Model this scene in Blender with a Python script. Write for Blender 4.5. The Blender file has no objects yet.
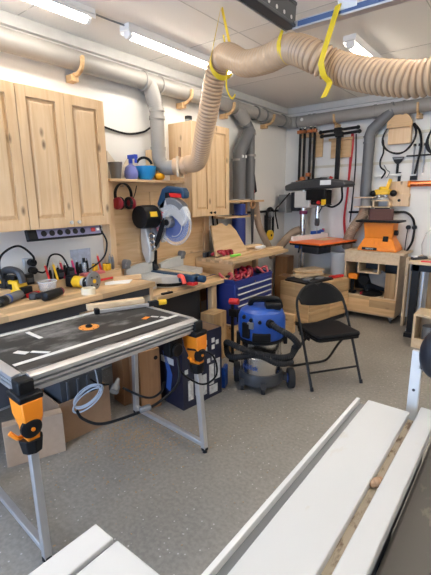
import bpy, bmesh, math, random
from mathutils import Vector, Matrix, Euler
random.seed(7)
R = math.radians
SC = bpy.context.scene
COL = SC.collection
# ------------------------------------------------------------ camera, world, exposure
cd = bpy.data.cameras.new('camera'); cam = bpy.data.objects.new('camera', cd); COL.objects.link(cam)
cam.matrix_world = Matrix(((0.78571, -0.12905, 0.60498, 2.95), (0.61850, 0.18123, -0.76460, 0.0),
                           (-0.01097, 0.97494, 0.22222, 1.55), (0, 0, 0, 1)))
cd.sensor_fit = 'VERTICAL'; cd.sensor_height = 24.0; cd.lens = 395 / 575 * 24; cd.clip_start = 0.02
SC.camera = cam
SC.view_settings.view_transform = 'Standard'; SC.view_settings.look = 'None'
SC.view_settings.exposure = 1.7; SC.view_settings.gamma = 1.0; SC.view_settings.use_curve_mapping = False
wd = bpy.data.worlds.new('sky'); SC.world = wd; wd.use_nodes = True
wd.node_tree.nodes['Background'].inputs[0].default_value = (0.46, 0.66, 1.0, 1)
wd.node_tree.nodes['Background'].inputs[1].default_value = 4.0
TUBE = 10.5          # strength of the ceiling tubes

# ------------------------------------------------------------ materials
MATS = {}
def nt(name):
    m = bpy.data.materials.new(name); m.use_nodes = True
    return m, m.node_tree.nodes, m.node_tree.links, m.node_tree.nodes['Principled BSDF']
def mat(name, col, rough=0.5, metal=0.0, var=0.08, scale=18, trans=0.0, alpha=1.0, emit=0.0, bump=0.0, spec=0.5):
    if name in MATS: return MATS[name]
    m, N, L, b = nt(name)
    b.inputs['Roughness'].default_value = rough; b.inputs['Metallic'].default_value = metal
    b.inputs['Specular IOR Level'].default_value = spec
    b.inputs['Transmission Weight'].default_value = trans; b.inputs['Alpha'].default_value = alpha
    c = (*col, 1)
    tc = N.new('ShaderNodeTexCoord'); no = N.new('ShaderNodeTexNoise'); no.inputs['Scale'].default_value = scale
    no.inputs['Detail'].default_value = 4
    L.new(tc.outputs['Object'], no.inputs['Vector'])
    mx = N.new('ShaderNodeMix'); mx.data_type = 'RGBA'
    mx.inputs['A'].default_value = (*[x * (1 - var) for x in col], 1)
    mx.inputs['B'].default_value = (*[min(1, x * (1 + var)) for x in col], 1)
    L.new(no.outputs['Fac'], mx.inputs['Factor']); L.new(mx.outputs['Result'], b.inputs['Base Color'])
    if emit:
        b.inputs['Emission Color'].default_value = c; b.inputs['Emission Strength'].default_value = emit
    if bump:
        bp = N.new('ShaderNodeBump'); bp.inputs['Strength'].default_value = bump; bp.inputs['Distance'].default_value = .004
        L.new(no.outputs['Fac'], bp.inputs['Height']); L.new(bp.outputs['Normal'], b.inputs['Normal'])
    MATS[name] = m; return m
def wood(name, c1, c2, axis='Z', board=0.0, knots=0.5, rough=0.45, s=1.0):
    """grain runs along axis; board>0 gives glued staves of that width"""
    if name in MATS: return MATS[name]
    m, N, L, b = nt(name); b.inputs['Roughness'].default_value = rough
    tc = N.new('ShaderNodeTexCoord'); mp = N.new('ShaderNodeMapping')
    sc = {'X': (1.2, 16, 16), 'Y': (16, 1.2, 16), 'Z': (16, 16, 1.2)}[axis]
    mp.inputs['Scale'].default_value = [v * s for v in sc]
    L.new(tc.outputs['Object'], mp.inputs['Vector'])
    no = N.new('ShaderNodeTexNoise'); no.inputs['Scale'].default_value = 1.6; no.inputs['Detail'].default_value = 6
    no.inputs['Distortion'].default_value = 0.8
    L.new(mp.outputs['Vector'], no.inputs['Vector'])
    rp = N.new('ShaderNodeValToRGB'); rp.color_ramp.elements[0].position = .3; rp.color_ramp.elements[1].position = .7
    rp.color_ramp.elements[0].color = (*c2, 1); rp.color_ramp.elements[1].color = (*c1, 1)
    L.new(no.outputs['Fac'], rp.inputs['Fac'])
    out = rp.outputs['Color']
    if board:
        m2 = N.new('ShaderNodeMapping'); k = 1 / board
        m2.inputs['Scale'].default_value = {'X': (1.5, k, k), 'Y': (k, 1.5, k), 'Z': (k, k, 1.5)}[axis]
        L.new(tc.outputs['Object'], m2.inputs['Vector'])
        fl = N.new('ShaderNodeVectorMath'); fl.operation = 'FLOOR'; L.new(m2.outputs['Vector'], fl.inputs[0])
        wn = N.new('ShaderNodeTexWhiteNoise'); L.new(fl.outputs['Vector'], wn.inputs['Vector'])
        hs = N.new('ShaderNodeHueSaturation'); L.new(out, hs.inputs['Color'])
        mr = N.new('ShaderNodeMapRange'); mr.inputs['To Min'].default_value = .72; mr.inputs['To Max'].default_value = 1.2
        L.new(wn.outputs['Value'], mr.inputs['Value']); L.new(mr.outputs['Result'], hs.inputs['Value']); out = hs.outputs['Color']
    if knots:
        m3 = N.new('ShaderNodeMapping')
        m3.inputs['Scale'].default_value = {'X': (3.2, 7, 7), 'Y': (7, 3.2, 7), 'Z': (7, 7, 3.2)}[axis]
        L.new(tc.outputs['Object'], m3.inputs['Vector'])
        vo = N.new('ShaderNodeTexVoronoi'); vo.inputs['Scale'].default_value = 1.0; L.new(m3.outputs['Vector'], vo.inputs['Vector'])
        r2 = N.new('ShaderNodeValToRGB'); r2.color_ramp.elements[0].position = .04; r2.color_ramp.elements[1].position = .13
        r2.color_ramp.elements[0].color = (1, 1, 1, 1); r2.color_ramp.elements[1].color = (0, 0, 0, 1)
        L.new(vo.outputs['Distance'], r2.inputs['Fac'])
        ml = N.new('ShaderNodeMath'); ml.operation = 'MULTIPLY'; ml.inputs[1].default_value = knots
        L.new(r2.outputs['Color'], ml.inputs[0])
        mx = N.new('ShaderNodeMix'); mx.data_type = 'RGBA'; L.new(ml.outputs[0], mx.inputs['Factor'])
        L.new(out, mx.inputs['A']); mx.inputs['B'].default_value = (.10, .035, .015, 1); out = mx.outputs['Result']
    L.new(out, b.inputs['Base Color'])
    MATS[name] = m; return m
def floor_mat():
    m, N, L, b = nt('speckled_floor'); b.inputs['Roughness'].default_value = .55
    tc = N.new('ShaderNodeTexCoord')
    n1 = N.new('ShaderNodeTexNoise'); n1.inputs['Scale'].default_value = 1.6; n1.inputs['Detail'].default_value = 5
    n2 = N.new('ShaderNodeTexNoise'); n2.inputs['Scale'].default_value = 48; n2.inputs['Detail'].default_value = 3
    vo = N.new('ShaderNodeTexVoronoi'); vo.inputs['Scale'].default_value = 34
    for n in (n1, n2, vo): L.new(tc.outputs['Object'], n.inputs['Vector'])
    r1 = N.new('ShaderNodeValToRGB'); e = r1.color_ramp.elements
    e[0].position = .3; e[0].color = (.225, .205, .178, 1); e[1].position = .7; e[1].color = (.29, .265, .232, 1)
    L.new(n1.outputs['Fac'], r1.inputs['Fac'])
    r2 = N.new('ShaderNodeValToRGB'); e = r2.color_ramp.elements
    e[0].position = .36; e[0].color = (.86, .855, .85, 1); e[1].position = .66; e[1].color = (1.1, 1.09, 1.08, 1)
    L.new(n2.outputs['Fac'], r2.inputs['Fac'])
    mu = N.new('ShaderNodeMix'); mu.data_type = 'RGBA'; mu.blend_type = 'MULTIPLY'; mu.inputs['Factor'].default_value = 1
    L.new(r1.outputs['Color'], mu.inputs['A']); L.new(r2.outputs['Color'], mu.inputs['B'])
    r3 = N.new('ShaderNodeValToRGB'); e = r3.color_ramp.elements
    e[0].position = .09; e[0].color = (.75, .75, .75, 1); e[1].position = .17; e[1].color = (0, 0, 0, 1)
    L.new(vo.outputs['Distance'], r3.inputs['Fac'])
    wn = N.new('ShaderNodeMath'); wn.operation = 'GREATER_THAN'; wn.inputs[1].default_value = .55
    sp = N.new('ShaderNodeSeparateColor'); L.new(vo.outputs['Color'], sp.inputs['Color']); L.new(sp.outputs['Red'], wn.inputs[0])
    m2 = N.new('ShaderNodeMath'); m2.operation = 'MULTIPLY'; L.new(r3.outputs['Color'], m2.inputs[0]); L.new(wn.outputs[0], m2.inputs[1])
    mx = N.new('ShaderNodeMix'); mx.data_type = 'RGBA'; L.new(m2.outputs[0], mx.inputs['Factor'])
    L.new(mu.outputs['Result'], mx.inputs['A']); mx.inputs['B'].default_value = (.62, .59, .55, 1)
    L.new(mx.outputs['Result'], b.inputs['Base Color'])
    bp = N.new('ShaderNodeBump'); bp.inputs['Strength'].default_value = .12; bp.inputs['Distance'].default_value = .003
    L.new(n2.outputs['Fac'], bp.inputs['Height']); L.new(bp.outputs['Normal'], b.inputs['Normal'])
    return m
def glassy(name, col, alpha=.25, rough=.1):
    if name in MATS: return MATS[name]
    m, N, L, b = nt(name); b.inputs['Base Color'].default_value = (*col, 1); b.inputs['Roughness'].default_value = rough
    b.inputs['Alpha'].default_value = alpha; MATS[name] = m; return m
def stained(name, col, stain, lo, hi, scale, rough):
    m, N, L, b = nt(name); b.inputs['Roughness'].default_value = rough
    tc = N.new('ShaderNodeTexCoord'); mp = N.new('ShaderNodeMapping'); mp.inputs['Scale'].default_value = (scale, scale * .45, scale); L.new(tc.outputs['Object'], mp.inputs['Vector'])
    no = N.new('ShaderNodeTexNoise'); no.inputs['Scale'].default_value = 1; no.inputs['Detail'].default_value = 7; no.inputs['Roughness'].default_value = .62; L.new(mp.outputs['Vector'], no.inputs['Vector'])
    rp = N.new('ShaderNodeValToRGB'); e = rp.color_ramp.elements; e[0].position = lo; e[0].color = (*col, 1); e[1].position = hi; e[1].color = (*stain, 1)
    L.new(no.outputs['Fac'], rp.inputs['Fac']); L.new(rp.outputs['Color'], b.inputs['Base Color']); MATS[name] = m; return m
PINE = wood('pine_upright', (.77, .56, .345), (.66, .435, .235), 'Z', knots=.8)
PINEY = wood('pine_along', (.73, .52, .31), (.60, .39, .20), 'Y', knots=.6)
PINEX = wood('pine_across', (.72, .49, .26), (.56, .34, .16), 'X', knots=.6)
TOP = wood('bench_top_wood', (.68, .48, .28), (.56, .37, .19), 'Y', board=.06, knots=.35)
STAVE = wood('stave_wood', (.70, .48, .26), (.55, .34, .16), 'Y', board=.09, knots=.75)
STAVEX = wood('stave_wood_across', (.70, .48, .26), (.55, .34, .16), 'X', board=.09, knots=.75)
STAVEZ = wood('stave_wood_upright', (.60, .40, .20), (.46, .27, .12), 'Z', board=.09, knots=.6)
PLY = wood('pale_plywood', (.72, .56, .37), (.62, .45, .28), 'Y', knots=.1)
BROWNW = wood('brown_board', (.36, .19, .09), (.28, .14, .06), 'Z', knots=.2)
CARD = mat('cardboard', (.36, .22, .13), .85, var=.12, scale=30)
CARDL = mat('pale_cardboard', (.47, .34, .24), .85, var=.1, scale=30)
WHITE = mat('white_paint', (.80, .79, .77), .6, var=.03)
GREYP = mat('grey_pipe_plastic', (.295, .28, .262), .42, var=.06, scale=6)
GREYD = mat('dark_grey_pipe_plastic', (.135, .139, .147), .4, var=.06)
COLLAR = mat('pipe_collar_dark', (.15, .15, .15), .5)
BLACK = mat('black_plastic', (.010, .010, .011), .42, spec=.2)
BLACKM = mat('black_metal', (.009, .009, .010), .35, spec=.3)
RUB = mat('black_rubber', (.022, .022, .024), .6, spec=.2)
DGREY = mat('dark_grey_metal', (.04, .042, .048), .45)
MGREY = mat('mid_grey_metal', (.22, .225, .235), .4, metal=.3)
ALU = mat('aluminium', (.62, .62, .63), .35, metal=.75, var=.05)
ALUP = mat('pale_aluminium', (.70, .70, .69), .45, metal=.25, var=.04)
CAST = mat('pale_cast_metal', (.58, .58, .56), .45, metal=.3, var=.1)
STEEL = mat('brushed_steel', (.70, .68, .65), .22, metal=1.0, var=.06)
CHROME = mat('chrome', (.75, .75, .75), .12, metal=1.0)
LAM = stained('white_laminate', (.55, .55, .545), (.46, .36, .20), .61, .78, 8, .38)
ORANGE = mat('orange_plastic', (.86, .25, .012), .4)
ORANGET = mat('orange_table_paint', (.86, .17, .03), .4)
YEL = mat('yellow_plastic', (.86, .52, .02), .4)
STRAP = mat('yellow_strap', (.80, .56, .02), .6)
BLUE = mat('deep_blue_paint', (.012, .03, .19), .35)
BLUEV = mat('blue_plastic', (.012, .075, .38), .35)
BLUES = mat('saw_blue_plastic', (.012, .05, .105), .4)
LBLUE = mat('light_blue_plastic', (.02, .33, .74), .35)
RED = mat('red_plastic', (.62, .02, .02), .4)
DRED = mat('dark_red_plastic', (.32, .012, .03), .35)
PINK = mat('coral_red_plastic', (.85, .10, .07), .35)
GREEN = mat('bright_green_plastic', (.25, .75, .08), .45)
TEAL = mat('dark_green_plastic', (.01, .10, .08), .4)
HOSE = mat('tan_flexible_hose', (.56, .375, .225), .38, var=.05)
HOSEB = mat('brown_flexible_hose', (.33, .235, .165), .45, var=.06)
MDF = None
MDF = stained('black_worn_top', (.018, .017, .016), (.26, .25, .24), .50, .70, 7, .6)
MDFS = mat('white_track', (.70, .69, .66), .5)
LILAC = mat('lilac_grey_plastic', (.22, .21, .34), .4)
TUBEM = mat('lamp_tube', (1.0, .93, .82), .3, var=0, emit=TUBE)
COPPER = mat('copper_rod', (.75, .20, .07), .25, metal=.8)
VIN = mat('black_vinyl', (.006, .006, .007), .5, bump=.15, scale=300, spec=.15)
CORDR = mat('red_cord', (.55, .03, .04), .6)
CLEAR = glassy('clear_plastic', (.85, .87, .90), .28)
MASK = mat('masking_tape', (.78, .70, .52), .6)
PAPER = mat('white_paper', (.82, .82, .82), .7, var=.02)

# ------------------------------------------------------------ mesh helpers
OFF = {}
class MB:
    def __init__(s): s.bm = bmesh.new(); s.mi = 0
    def _fin(s, faces):
        for f in faces: f.material_index = s.mi
    def hexa(s, pts):
        v = [s.bm.verts.new(p) for p in pts]
        s._fin([s.bm.faces.new([v[i] for i in q]) for q in ((0, 3, 2, 1), (4, 5, 6, 7), (0, 1, 5, 4), (1, 2, 6, 5), (2, 3, 7, 6), (3, 0, 4, 7))])
        return s
    def box(s, x0, x1, y0, y1, z0, z1, M=None):
        p = [Vector(q) for q in ((x0, y0, z0), (x1, y0, z0), (x1, y1, z0), (x0, y1, z0), (x0, y0, z1), (x1, y0, z1), (x1, y1, z1), (x0, y1, z1))]
        if M is not None: p = [M @ q for q in p]
        return s.hexa(p)
    def boxc(s, c, size, rot=(0, 0, 0)):
        M = Matrix.Translation(c) @ Euler(rot).to_matrix().to_4x4(); a, b, d = [v / 2 for v in size]
        return s.box(-a, a, -b, b, -d, d, M)
    def beam(s, p0, p1, w, h, up=(0, 0, 1)):
        p0, p1 = Vector(p0), Vector(p1); d = (p1 - p0).normalized(); u = Vector(up)
        x = d.cross(u); x = x.normalized() if x.length > 1e-4 else Vector((1, 0, 0)); u = x.cross(d)
        a, b = x * w / 2, u * h / 2
        return s.hexa([p0 - a - b, p0 + a - b, p1 + a - b, p1 - a - b, p0 - a + b, p0 + a + b, p1 + a + b, p1 - a + b])
    def rings(s, rings, cap=True, close=False):
        vs = [[s.bm.verts.new(p) for p in r] for r in rings]; n = len(vs[0]); fs = []
        for a, b in zip(vs, vs[1:]):
            for i in range(n): fs.append(s.bm.faces.new((a[i], a[(i + 1) % n], b[(i + 1) % n], b[i])))
        if cap:
            fs.append(s.bm.faces.new(vs[0][::-1])); fs.append(s.bm.faces.new(vs[-1]))
        s._fin(fs); return s
    def sweep(s, pts, rad, seg=10, cap=True, flat=None):
        P = [Vector(p) for p in pts]; n = len(P); rs = []
        T = [(P[min(i + 1, n - 1)] - P[max(i - 1, 0)]).normalized() for i in range(n)]
        u = T[0].orthogonal().normalized()
        for i in range(n):
            u = (u - T[i] * u.dot(T[i])).normalized(); v = T[i].cross(u)
            r = rad[i] if isinstance(rad, (list, tuple)) else rad
            rs.append([P[i] + (u * math.cos(2 * math.pi * k / seg) + v * math.sin(2 * math.pi * k / seg)) * r for k in range(seg)])
        return s.rings(rs, cap)
    def tube(s, pts, r, seg=8, step=None, n=8): return s.sweep(spline(pts, n), r, seg)
    def cyl(s, p0, p1, r, r2=None, seg=20): return s.sweep([p0, p1], [r, r if r2 is None else r2], seg)
    def lathe(s, prof, c=(0, 0, 0), rot=(0, 0, 0), seg=24, cap=True, M=None):
        M = M if M is not None else Matrix.Translation(c) @ Euler(rot).to_matrix().to_4x4()
        return s.rings([[M @ Vector((r * math.cos(2 * math.pi * k / seg), r * math.sin(2 * math.pi * k / seg), z)) for k in range(seg)] for r, z in prof], cap)
    def ball(s, c, r, rot=(0, 0, 0), seg=16, nr=9):
        r = (r, r, r) if isinstance(r, (int, float)) else r
        M = Matrix.Translation(c) @ Euler(rot).to_matrix().to_4x4() @ Matrix.Diagonal((*r, 1))
        return s.lathe([(max(.02, math.sin(math.pi * i / nr)), -math.cos(math.pi * i / nr)) for i in range(nr + 1)], M=M, seg=seg)
    def prism(s, poly, a0, a1, plane='xy', M=None):
        f = {'xy': lambda p, a: Vector((p[0], p[1], a)), 'xz': lambda p, a: Vector((p[0], a, p[1])), 'yz': lambda p, a: Vector((a, p[0], p[1]))}[plane]
        g = (lambda q: M @ q) if M is not None else (lambda q: q)
        return s.rings([[g(f(p, a0)) for p in poly], [g(f(p, a1)) for p in poly]])
    def torus(s, c, R_, r, rot=(0, 0, 0), seg=24, sg=8, arc=(0, 2 * math.pi)):
        M = Matrix.Translation(c) @ Euler(rot).to_matrix().to_4x4(); full = abs(arc[1] - arc[0] - 2 * math.pi) < 1e-3
        pts = [M @ Vector((R_ * math.cos(arc[0] + (arc[1] - arc[0]) * i / seg), R_ * math.sin(arc[0] + (arc[1] - arc[0]) * i / seg), 0)) for i in range(seg + 1)]
        return s.sweep(pts, r, sg, cap=not full)
    def mesh(s, name, mats, off, bevel, ang=32):
        bm = s.bm; bmesh.ops.remove_doubles(bm, verts=bm.verts, dist=1e-6); bmesh.ops.recalc_face_normals(bm, faces=bm.faces)
        for v in bm.verts: v.co -= off
        for f in bm.faces: f.smooth = True
        for e in bm.edges:
            if len(e.link_faces) != 2 or e.calc_face_angle(0) > R(ang): e.smooth = False
        me = bpy.data.meshes.new(name); bm.to_mesh(me); bm.free()
        for m in (mats if isinstance(mats, (list, tuple)) else [mats]): me.materials.append(m)
        o = bpy.data.objects.new(name, me); COL.objects.link(o)
        if bevel:
            b = o.modifiers.new('bevel', 'BEVEL'); b.width = bevel; b.segments = 2; b.limit_method = 'ANGLE'; b.angle_limit = R(40)
        return o
    def build(s, name, mats, parent, bevel=0, label=None):
        t = parent
        while t.parent: t = t.parent
        o = s.mesh(name, mats, OFF.get(t.name, Vector((0, 0, 0))), bevel); o.parent = parent
        if label: o['label'] = label
        return o
    def solo(s, name, mats, label, cat, group=None, bevel=0, kind=None):
        xs = [v.co for v in s.bm.verts]
        lo = [min(v[i] for v in xs) for i in range(3)]; hi = [max(v[i] for v in xs) for i in range(3)]
        c = Vector(((lo[0] + hi[0]) / 2, (lo[1] + hi[1]) / 2, lo[2]))
        o = s.mesh(name, mats, c, bevel); o.location = c; OFF[o.name] = c
        return tag(o, label, cat, group, kind)
def spline(pts, n=8):
    P = [Vector(p) for p in pts]; P = [P[0] * 2 - P[1]] + P + [P[-1] * 2 - P[-2]]; out = []
    for i in range(1, len(P) - 2):
        a, b, c, d = P[i - 1:i + 3]
        for k in range(n):
            t = k / n
            out.append(.5 * ((2 * b) + (c - a) * t + (2 * a - 5 * b + 4 * c - d) * t * t + (3 * b - a - 3 * c + d) * t ** 3))
    out.append(P[-2]); return out
def tag(o, label, cat, group=None, kind=None):
    o['label'] = label; o['category'] = cat
    if group: o['group'] = group
    if kind: o['kind'] = kind
    return o
def thing(name, label, cat, loc=(0, 0, 0), rz=0, group=None, world=True):
    """Empty at the thing's base. world=True: its parts are written in room coordinates."""
    o = bpy.data.objects.new(name, None); COL.objects.link(o); o.empty_display_size = .05
    o.location = loc; o.rotation_euler = (0, 0, rz)
    OFF[o.name] = Vector(loc) if world else Vector((0, 0, 0))
    return tag(o, label, cat, group)
def dup(root, loc, label=None, rz=None):
    r = root.copy(); COL.objects.link(r); r.location = loc
    if rz is not None: r.rotation_euler = (0, 0, rz)
    if label: r['label'] = label
    for ch in list(root.children):
        c = ch.copy(); COL.objects.link(c); c.parent = r
        for g in list(ch.children):
            d = g.copy(); COL.objects.link(d); d.parent = c
    return r
def text(s, size, loc, rot, m, parent, name='lettering', align='CENTER'):
    cu = bpy.data.curves.new(name, 'FONT'); cu.body = s; cu.size = size; cu.extrude = .0006; cu.align_x = align; cu.align_y = 'CENTER'
    cu.materials.append(m); o = bpy.data.objects.new(name, cu); COL.objects.link(o)
    me = bpy.data.meshes.new_from_object(o); bpy.data.objects.remove(o); o = bpy.data.objects.new(name, me); COL.objects.link(o)
    t = parent
    while t.parent: t = t.parent
    o.location = Vector(loc) - OFF.get(t.name, Vector((0, 0, 0))); o.rotation_euler = rot; o.parent = parent; return o
def arc(cx, cy, r, a0, a1, n=12): return [(cx + r * math.cos(R(a0 + (a1 - a0) * i / n)), cy + r * math.sin(R(a0 + (a1 - a0) * i / n))) for i in range(n + 1)]
def struct(name, mb, m, bevel=0):
    o = mb.mesh(name, m, Vector((0, 0, 0)), bevel); o['kind'] = 'structure'; return o

# ------------------------------------------------------------ the room
XR, YB, YF, ZC = 4.6, 5.43, -1.7, 2.77
WALLM = mat('white_wall', (.78, .77, .745), .75, var=.03, scale=2.5)
CEILM = mat('ceiling_board', (.84, .79, .72), .7, var=.03, scale=1.5)
struct('floor', MB().box(-.1, XR + .1, YF - .1, YB + .1, -.1, 0), floor_mat())
struct('wall_left', MB().box(-.1, 0, YF - .1, YB + .1, 0, ZC), WALLM)
struct('wall_back', MB().box(0, XR, YB, YB + .1, 0, ZC), WALLM)
struct('wall_right', MB().box(XR, XR + .1, YF - .1, YB + .1, 0, ZC), WALLM)
WX0, WX1, WZ0, WZ1 = .25, 2.3, .35, 2.2
fw = MB().box(0, WX0, YF - .1, YF, 0, ZC).box(WX1, XR, YF - .1, YF, 0, ZC).box(WX0, WX1, YF - .1, YF, 0, WZ0).box(WX0, WX1, YF - .1, YF, WZ1, ZC)
struct('wall_front', fw, WALLM)
wf = MB()
for x in (WX0, (WX0 + WX1) / 2 - .03, WX1 - .06): wf.box(x, x + .06, YF - .09, YF + .02, WZ0, WZ1)
for z in (WZ0, WZ1 - .06): wf.box(WX0, WX1, YF - .085, YF + .015, z, z + .06)
win = struct('window_1', wf, WHITE)
gl = MB().box(WX0, WX1, YF - .055, YF - .045, WZ0, WZ1).build('pane', glassy('window_glass', (.9, .95, 1), .04, .02), win)
cl = MB().box(-.1, XR + .1, YF - .1, YB + .1, ZC, ZC + .1)
struct('ceiling', cl, CEILM)
sm = MB()
for y in (.35, 1.55, 2.75, 3.95): sm.box(0, XR, y, y + .006, ZC - .002, ZC)
for x in (1.02, 2.24, 3.46): sm.box(x, x + .006, YF, YB, ZC - .002, ZC)
struct('trim_3', sm, mat('seam_grey', (.56, .52, .46), .7))
TRIM = mat('pale_grey_trim', (.62, .61, .59), .5)
struct('trim_1', MB().box(0, .04, YF, YB, 2.69, ZC), TRIM, .004)
struct('trim_2', MB().box(.04, XR, YB - .04, YB, 2.69, ZC), TRIM, .004)
BAT = mat('cream_batten', (.66, .62, .52), .6)
for i, z in enumerate((2.285, 1.95)):
    struct('trim_%d' % (4 + i), MB().box(.36, XR, YB - .012, YB, z - .016, z + .016), BAT)
port = bpy.data.lights.new('daylight_portal', 'AREA'); port.shape = 'RECTANGLE'; port.size = WX1 - WX0; port.size_y = WZ1 - WZ0
port.cycles.is_portal = True
po = bpy.data.objects.new('daylight_portal', port); COL.objects.link(po); po.location = ((WX0 + WX1) / 2, YF - .12, (WZ0 + WZ1) / 2); po.rotation_euler = (R(90), 0, 0)

# ------------------------------------------------------------ ceiling tubes
def tube_lamp(label, loc):
    t = thing('ceiling_lamp', label, 'lamp', loc, 0, 'ceiling tube lamps', world=False)
    MB().box(-.05, .05, -.66, .66, .022, .06).box(-.05, -.046, -.66, .66, .0, .022).box(.046, .05, -.66, .66, .0, .022).build('batten', WHITE, t, .004)
    for y in (-.64, .64): MB().cyl((0, y - .03 * (y > 0) , .005), (0, y + .03 * (y < 0), .005), .036).build('end_cap', WHITE, t, .003)
    for y in (-.4, .4): MB().box(-.012, .012, y - .02, y + .02, .02, .04).build('clip', MGREY, t)
    MB().cyl((0, -.61, .005), (0, .61, .005), .033, seg=16).build('tube', TUBEM, t)
    return t
L0 = tube_lamp('ceiling tube lamp cut off by the top left picture edge', (.47, 1.17, ZC - .06))
L0['label'] = 'lit ceiling tube lamp above the left wall cabinets'
dup(L0, (.48, 2.76, ZC - .06), 'lit ceiling tube lamp running behind the hanging bend of the tan hose')
dup(L0, (1.66, 4.0, ZC - .06), 'lit ceiling tube lamp glimpsed behind the tan hose at upper right')
dup(L0, (2.9, 2.1, ZC - .06), 'unseen added ceiling tube lamp over the middle of the shop'); dup(L0, (2.6, -.3, ZC - .06), 'unseen added ceiling tube lamp above the sliding table')  # both tubes hang out of view, added as fill light
dup(L0, (2.9, 3.9, ZC - .06), 'unseen added ceiling tube lamp over the desk side of the shop'); dup(L0, (3.9, 1.2, ZC - .06), 'unseen added ceiling tube lamp over the dark shade block'); dup(L0, (1.66, -.6, ZC - .06), 'unseen added ceiling tube lamp behind the photographer'); dup(L0, (3.9, 3.2, ZC - .06), 'unseen added ceiling tube lamp over the right end of the back wall')  # more unseen tubes, added to brighten the back wall and right side
MB().tube([(.47, 1.83, ZC - .01), (.475, 1.95, ZC - .012), (.48, 2.1, ZC - .01)], .006).solo('lamp_cable', MGREY, 'thin grey cable joining the two tube lamps on the ceiling', 'cable')

# ------------------------------------------------------------ dust pipes along the walls
t = thing('dust_pipe', 'long grey dust pipe running under the ceiling along the left wall', 'pipe', (.1, 2, 2.485))
MB().cyl((.1, -1.6, 2.575), (.1, 5.22, 2.56), .071, seg=28).build('pipe', GREYP, t)
for y in (2.60, 2.80, 3.98, 4.42, 4.62, 5.1): MB().cyl((.1, y - .012, 2.56), (.1, y + .012, 2.56), .083, seg=28).build('collar', COLLAR if y > 4 else GREYP, t)
MB().sweep(spline([(.1, 5.2, 2.56), (.1, 5.28, 2.56), (.14, 5.33, 2.56), (.22, 5.34, 2.56)], 6), .078, 24).build('elbow', GREYP, t)
MB().sweep([(.1, 2.66, 2.57), (.108, 2.70, 2.48), (.115, 2.725, 2.38)], .07, 24).build('branch', GREYP, t)
MB().sweep([(.1, 4.02, 2.56), (.105, 4.12, 2.5), (.11, 4.2, 2.43)], .077, 24).build('branch', GREYP, t)
t = thing('dust_pipe', 'grey dust pipe under the ceiling along the back wall', 'pipe', (2, 5.335, 2.485))
MB().cyl((.24, 5.335, 2.56), (4.5, 5.335, 2.56), .076, seg=28).build('pipe', GREYP, t)
for x in (.4, .47, 1.27, 1.47, 1.6): MB().cyl((x - .012, 5.335, 2.56), (x + .012, 5.335, 2.56), .083, seg=28).build('collar', GREYP, t)
MB().sweep([(1.52, 5.335, 2.58), (1.47, 5.33, 2.545), (1.40, 5.325, 2.48)], .072, 24).build('branch', GREYD, t)
MB().cyl((.33, 5.25, 2.57), (.33, 5.235, 2.57), .02).build('cap_screw', WHITE, t)
# drop to the gate by the saw
t = thing('drop_pipe', 'pale grey drop pipe ending in an elbow above the wall shelf', 'pipe', (.12, 2.76, 1.8), group='drop pipes')
MB().sweep(spline([(.115, 2.72, 2.40), (.12, 2.735, 2.34), (.12, 2.735, 2.28), (.12, 2.735, 2.0)], 6), .064, 24).build('pipe', GREYP, t)
MB().sweep(spline([(.12, 2.735, 1.99), (.12, 2.74, 1.9), (.16, 2.77, 1.835), (.24, 2.81, 1.83)], 6), .068, 24).build('elbow', GREYP, t)
for z in (2.34, 2.27, 2.0): MB().cyl((.12, 2.735, z - .015), (.12, 2.735, z + .015), .072, seg=24).build('collar', GREYP, t)
t = thing('blast_gate', 'small wooden blast gate between the pale elbow and the tan hose', 'gate', (.3, 2.86, 1.74))
g = Matrix.Translation((.29, 2.845, 1.84)) @ Euler((0, 0, R(-64))).to_matrix().to_4x4()
MB().box(-.085, .085, -.012, .012, -.10, .085, g).build('frame', PLY, t, .003)
MB().box(-.03, .03, -.004, .004, .08, .17, g).build('slide', BROWNW, t)
g2 = g @ Euler((R(-90), 0, 0)).to_matrix().to_4x4()
MB().lathe([(.074, -.06), (.078, 0), (.074, .06)], M=g2, seg=24).build('sleeve', HOSE, t)
# far drop: a pair of upright pipes on the little shelf
t = thing('drop_pipe', 'grey twin drop pipe with a rounded fork above the small corner shelf', 'pipe', (.12, 4.2, 1.52), group='drop pipes')
MB().sweep(spline([(.11, 4.22, 2.42), (.12, 4.29, 2.33), (.12, 4.29, 2.2), (.12, 4.29, 1.53)], 5), .06, 24).build('upright', GREYD, t)
MB().sweep(spline([(.12, 4.28, 2.34), (.13, 4.18, 2.22), (.14, 4.06, 2.1), (.14, 4.03, 1.98), (.14, 4.03, 1.53)], 5), .078, 24).build('upright', GREYD, t)
for y, r, z in ((4.29, .066, 2.3), (4.29, .066, 2.05), (4.03, .085, 1.98)): MB().cyl((.13, y, z - .012), (.13, y, z + .012), r, seg=24).build('collar', GREYP, t)
for y in (4.0, 4.06): MB().box(.21, .222, y - .012, y + .012, 2.0, 2.03).build('label', PAPER, t)
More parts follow.
